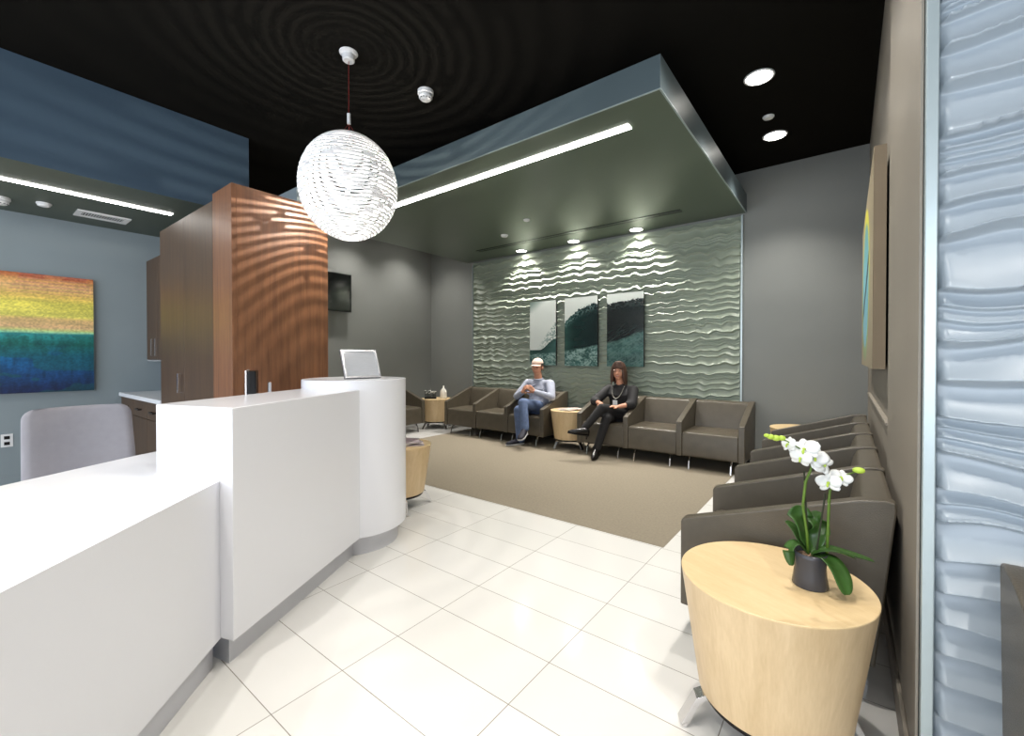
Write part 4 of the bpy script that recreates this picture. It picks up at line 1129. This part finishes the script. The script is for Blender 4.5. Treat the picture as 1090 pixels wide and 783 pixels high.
for a_, b_ in zip(rows, rows[1:]):
    for j in range(10): b.faces.new((a_[j], a_[j + 1], b_[j + 1], b_[j]))
vz = obj('visor', b, M['cap'], co, smooth=True); mm = vz.modifiers.new('s', 'SOLIDIFY'); mm.thickness = 0.003
b = BM()
for sx in (-1, 1):
    ball(b, Ph(sx * 0.070, -0.02, 0.025), (0.012, 0.045, 0.035), rot, 2)
ball(b, Ph(0, -0.085, 0.0), (0.062, 0.022, 0.055), rot, 2)
W2(obj('hair', b, M['hair_dark'], man, smooth=True))
bpy.context.view_layer.update()
class Shift: pass
fp0 = set(COL.objects)
face_parts(Ph, rot, 1.0, man)
for o in set(COL.objects) - fp0:
    if o.parent == man: o.location = -man.location

# --- woman
wom = thing('person', 'seated smiling woman with long brown hair and glasses, all in black with a badge', 'person', (-2.3, 5.1, 0.0))
hipL, hipR = V3(-2.20, 5.20, 0.485), V3(-2.37, 5.20, 0.48)
knL, anL = V3(-2.32, 4.775, 0.60), V3(-2.475, 4.585, 0.345)
knR, anR = V3(-2.27, 4.80, 0.48), V3(-2.365, 4.735, 0.115)
pel = V3(-2.285, 5.22, 0.50); wai = V3(-2.285, 5.255, 0.62); che = V3(-2.28, 5.24, 0.745); nec = V3(-2.275, 5.215, 0.865); hc = V3(-2.285, 5.17, 1.035)
shL, shR = V3(-2.115, 5.235, 0.80), V3(-2.445, 5.225, 0.795)
elL, elR = V3(-2.065, 5.06, 0.640), V3(-2.545, 5.04, 0.650)
wrL, wrR = V3(-2.17, 4.925, 0.615), V3(-2.40, 4.925, 0.63)
fwd = V3(0.22, -0.97, -0.02).normalized(); lf = V3(-fwd.y, fwd.x, 0).normalized(); upv = fwd.cross(lf)
if upv.z < 0: upv = -upv
bm = BM()
Pw, rotw = head(bm, hc, fwd, lf, upv, 0.95)
cone(bm, nec - V3(0, 0, 0.03), hc + V3(0, 0.005, -0.06), 0.046, 0.044)
loft(bm, [(pel - V3(0, 0, 0.06), 0.14, 0.10), (wai, 0.115, 0.085), (che, 0.135, 0.10), (nec - V3(0, -0.01, 0.05), 0.08, 0.05), (nec, 0.042, 0.04)], (1, 0, 0))
for a, e, w in ((shL, elL, wrL), (shR, elR, wrR)):
    cone(bm, che + V3(0, 0.03, 0.02), a, 0.035, 0.038); cone(bm, a, e, 0.038, 0.032); cone(bm, e, w, 0.034, 0.023)
for a, k_, n in ((hipL, knL, anL), (hipR, knR, anR)):
    cone(bm, a, k_, 0.075, 0.048); cone(bm, k_, n, 0.046, 0.030)
cone(bm, anL, V3(-2.50, 4.56, 0.325), 0.026, 0.018); cone(bm, anR, V3(-2.362, 4.715, 0.085), 0.026, 0.018)
hand(bm, wrL, (-0.75, -0.55, 0.05), (0, -0.1, 1), -1, 0.35, 0.92)
hand(bm, wrR, (0.55, -0.70, -0.02), (0, 0, 1), 1, 0.35, 0.92)
W2(fused('body', bm, 0.0065, M['skin_f'], wom, 2))
bm = BM()
loft(bm, [(pel - V3(0, 0, 0.03), 0.165, 0.125), (pel + V3(0, -0.01, 0.04), 0.165, 0.13), (wai, 0.145, 0.12), (che - V3(0, 0.02, 0), 0.160, 0.135), (che + V3(0, 0, 0.07), 0.15, 0.10), (nec - V3(0, 0, 0.02), 0.085, 0.065), (nec + V3(0, 0, 0.008), 0.055, 0.052)], (1, 0, 0))
for a, e, w in ((shL, elL, wrL), (shR, elR, wrR)):
    cone(bm, che + V3(0, 0, 0.035), a, 0.065, 0.062); cone(bm, a, e, 0.064, 0.062)
    cone(bm, e, e + (w - e) * 0.22, 0.062, 0.055)
W2(fused('blouse', bm, 0.009, M['blouse'], wom, 3))
bm = BM()
loft(bm, [(pel - V3(0, 0, 0.10), 0.15, 0.13), (pel, 0.16, 0.125), (pel + V3(0, 0, 0.04), 0.15, 0.11)], (1, 0, 0))
for a, k_, n, r_ in ((hipL, knL, anL, 0.040), (hipR, knR, anR, 0.045)):
    cone(bm, a, k_, 0.086, 0.060); cone(bm, k_, n, 0.058, r_)
W2(fused('trousers', bm, 0.009, M['blackcloth'], wom, 3))
W2(shoe('shoe', V3(-2.378, 4.78, 0.045), V3(-2.335, 4.56, 0.012), (0, 0, 1), wom, M['shoe_black'], M['shoe_black'], heel_h=0.043, wid=0.038, pointed=True))
W2(shoe('shoe', anL + V3(0.06, 0.03, -0.065), anL + V3(-0.13, -0.13, -0.03), (-0.10, -0.1, 0.97), wom, M['shoe_black'], M['shoe_black'], heel_h=0.04, wid=0.038, pointed=True))
# hair: crown shell plus long strands falling to the shoulders with a fringe
bm = BM()
ball(bm, Pw(0, -0.022, 0.045), (0.086, 0.098, 0.086), rotw, 3)
for k in range(26):
    a = math.radians(52 + (308 - 52) * k / 25); sx, sy = math.sin(a), math.cos(a)
    p0 = Pw(0.070 * sx, 0.078 * sy - 0.02, 0.06); p1 = Pw(0.088 * sx, 0.088 * sy - 0.02, -0.01)
    p2 = Pw(0.094 * sx, 0.088 * sy - 0.02, -0.08); p3 = Pw((0.100 + 0.014 * math.sin(k * 3.3)) * sx, 0.084 * sy - 0.02, -0.165 + 0.022 * math.sin(k * 5))
    cone(bm, p0, p1, 0.022, 0.021, 8); cone(bm, p1, p2, 0.021, 0.021, 8); cone(bm, p2, p3, 0.021, 0.006, 8)
for k in range(7):
    u_ = -1 + 2 * k / 6
    cone(bm, Pw(0.03 * u_, 0.05, 0.115), Pw(0.066 * u_, 0.079 - 0.022 * abs(u_), 0.045), 0.015, 0.011, 8)
W2(fused('hair', bm, 0.006, M['hair'], wom, 2))
fp0 = set(COL.objects)
face_parts(Pw, rotw, 0.95, wom, smile=True, glasses=True)
for o in set(COL.objects) - fp0:
    if o.parent == wom: o.location = -wom.location
# necklace with badge
b = BM()
pts = []
for i in range(33):
    a = PI * i / 32
    x = 0.075 * math.cos(a); z = -0.17 * math.sin(a) ** 0.8
    y = 5.235 - (0.045 + 0.125 * math.sin(a) ** 0.5)
    pts.append(V3(-2.275 + x * (1.0 - 0.1 * math.sin(a)), y, 0.868 + z))
for p in pts: ball(b, p, 0.0065, sub=1)
W2(obj('bead_necklace', b, M['beads'], wom, smooth=True))
b = BM(); tube(b, [V3(-2.275, 5.065, 0.698), V3(-2.278, 5.053, 0.668)], 0.002, 6); box(b, -2.308, -2.248, 5.050, 5.055, 0.615, 0.675); W2(obj('badge', b, M['whiteplastic'], wom))

# ------------------------------------------------------------------ extra soft room light (lobby behind the camera)
w = bpy.data.worlds.new('world'); SC.world = w; w.use_nodes = True
w.node_tree.nodes['Background'].inputs[0].default_value = (0.75, 0.85, 1.0, 1); w.node_tree.nodes['Background'].inputs[1].default_value = 0.6

# ------------------------------------------------------------------ camera
cd = bpy.data.cameras.new('camera'); cam = bpy.data.objects.new('camera', cd); COL.objects.link(cam)
cam.location = (0, 0, 1.2); cam.rotation_euler = (math.radians(90 - 0.57), 0, math.radians(37.6))
cd.sensor_width = 36; cd.lens = 36 * 463.2 / 1090; cd.shift_y = -6.14 / 1090; cd.clip_start = 0.02
SC.camera = cam
SC.view_settings.view_transform = 'Standard'; SC.view_settings.look = 'None'; SC.view_settings.gamma = 1; SC.view_settings.use_curve_mapping = False
SC.view_settings.exposure = 0.15
SC.cycles.use_denoising = True
SC.cycles.max_bounces = 8; SC.cycles.diffuse_bounces = 5; SC.cycles.glossy_bounces = 4
SC.cycles.sample_clamp_indirect = 8
SC.cycles.use_light_tree = True
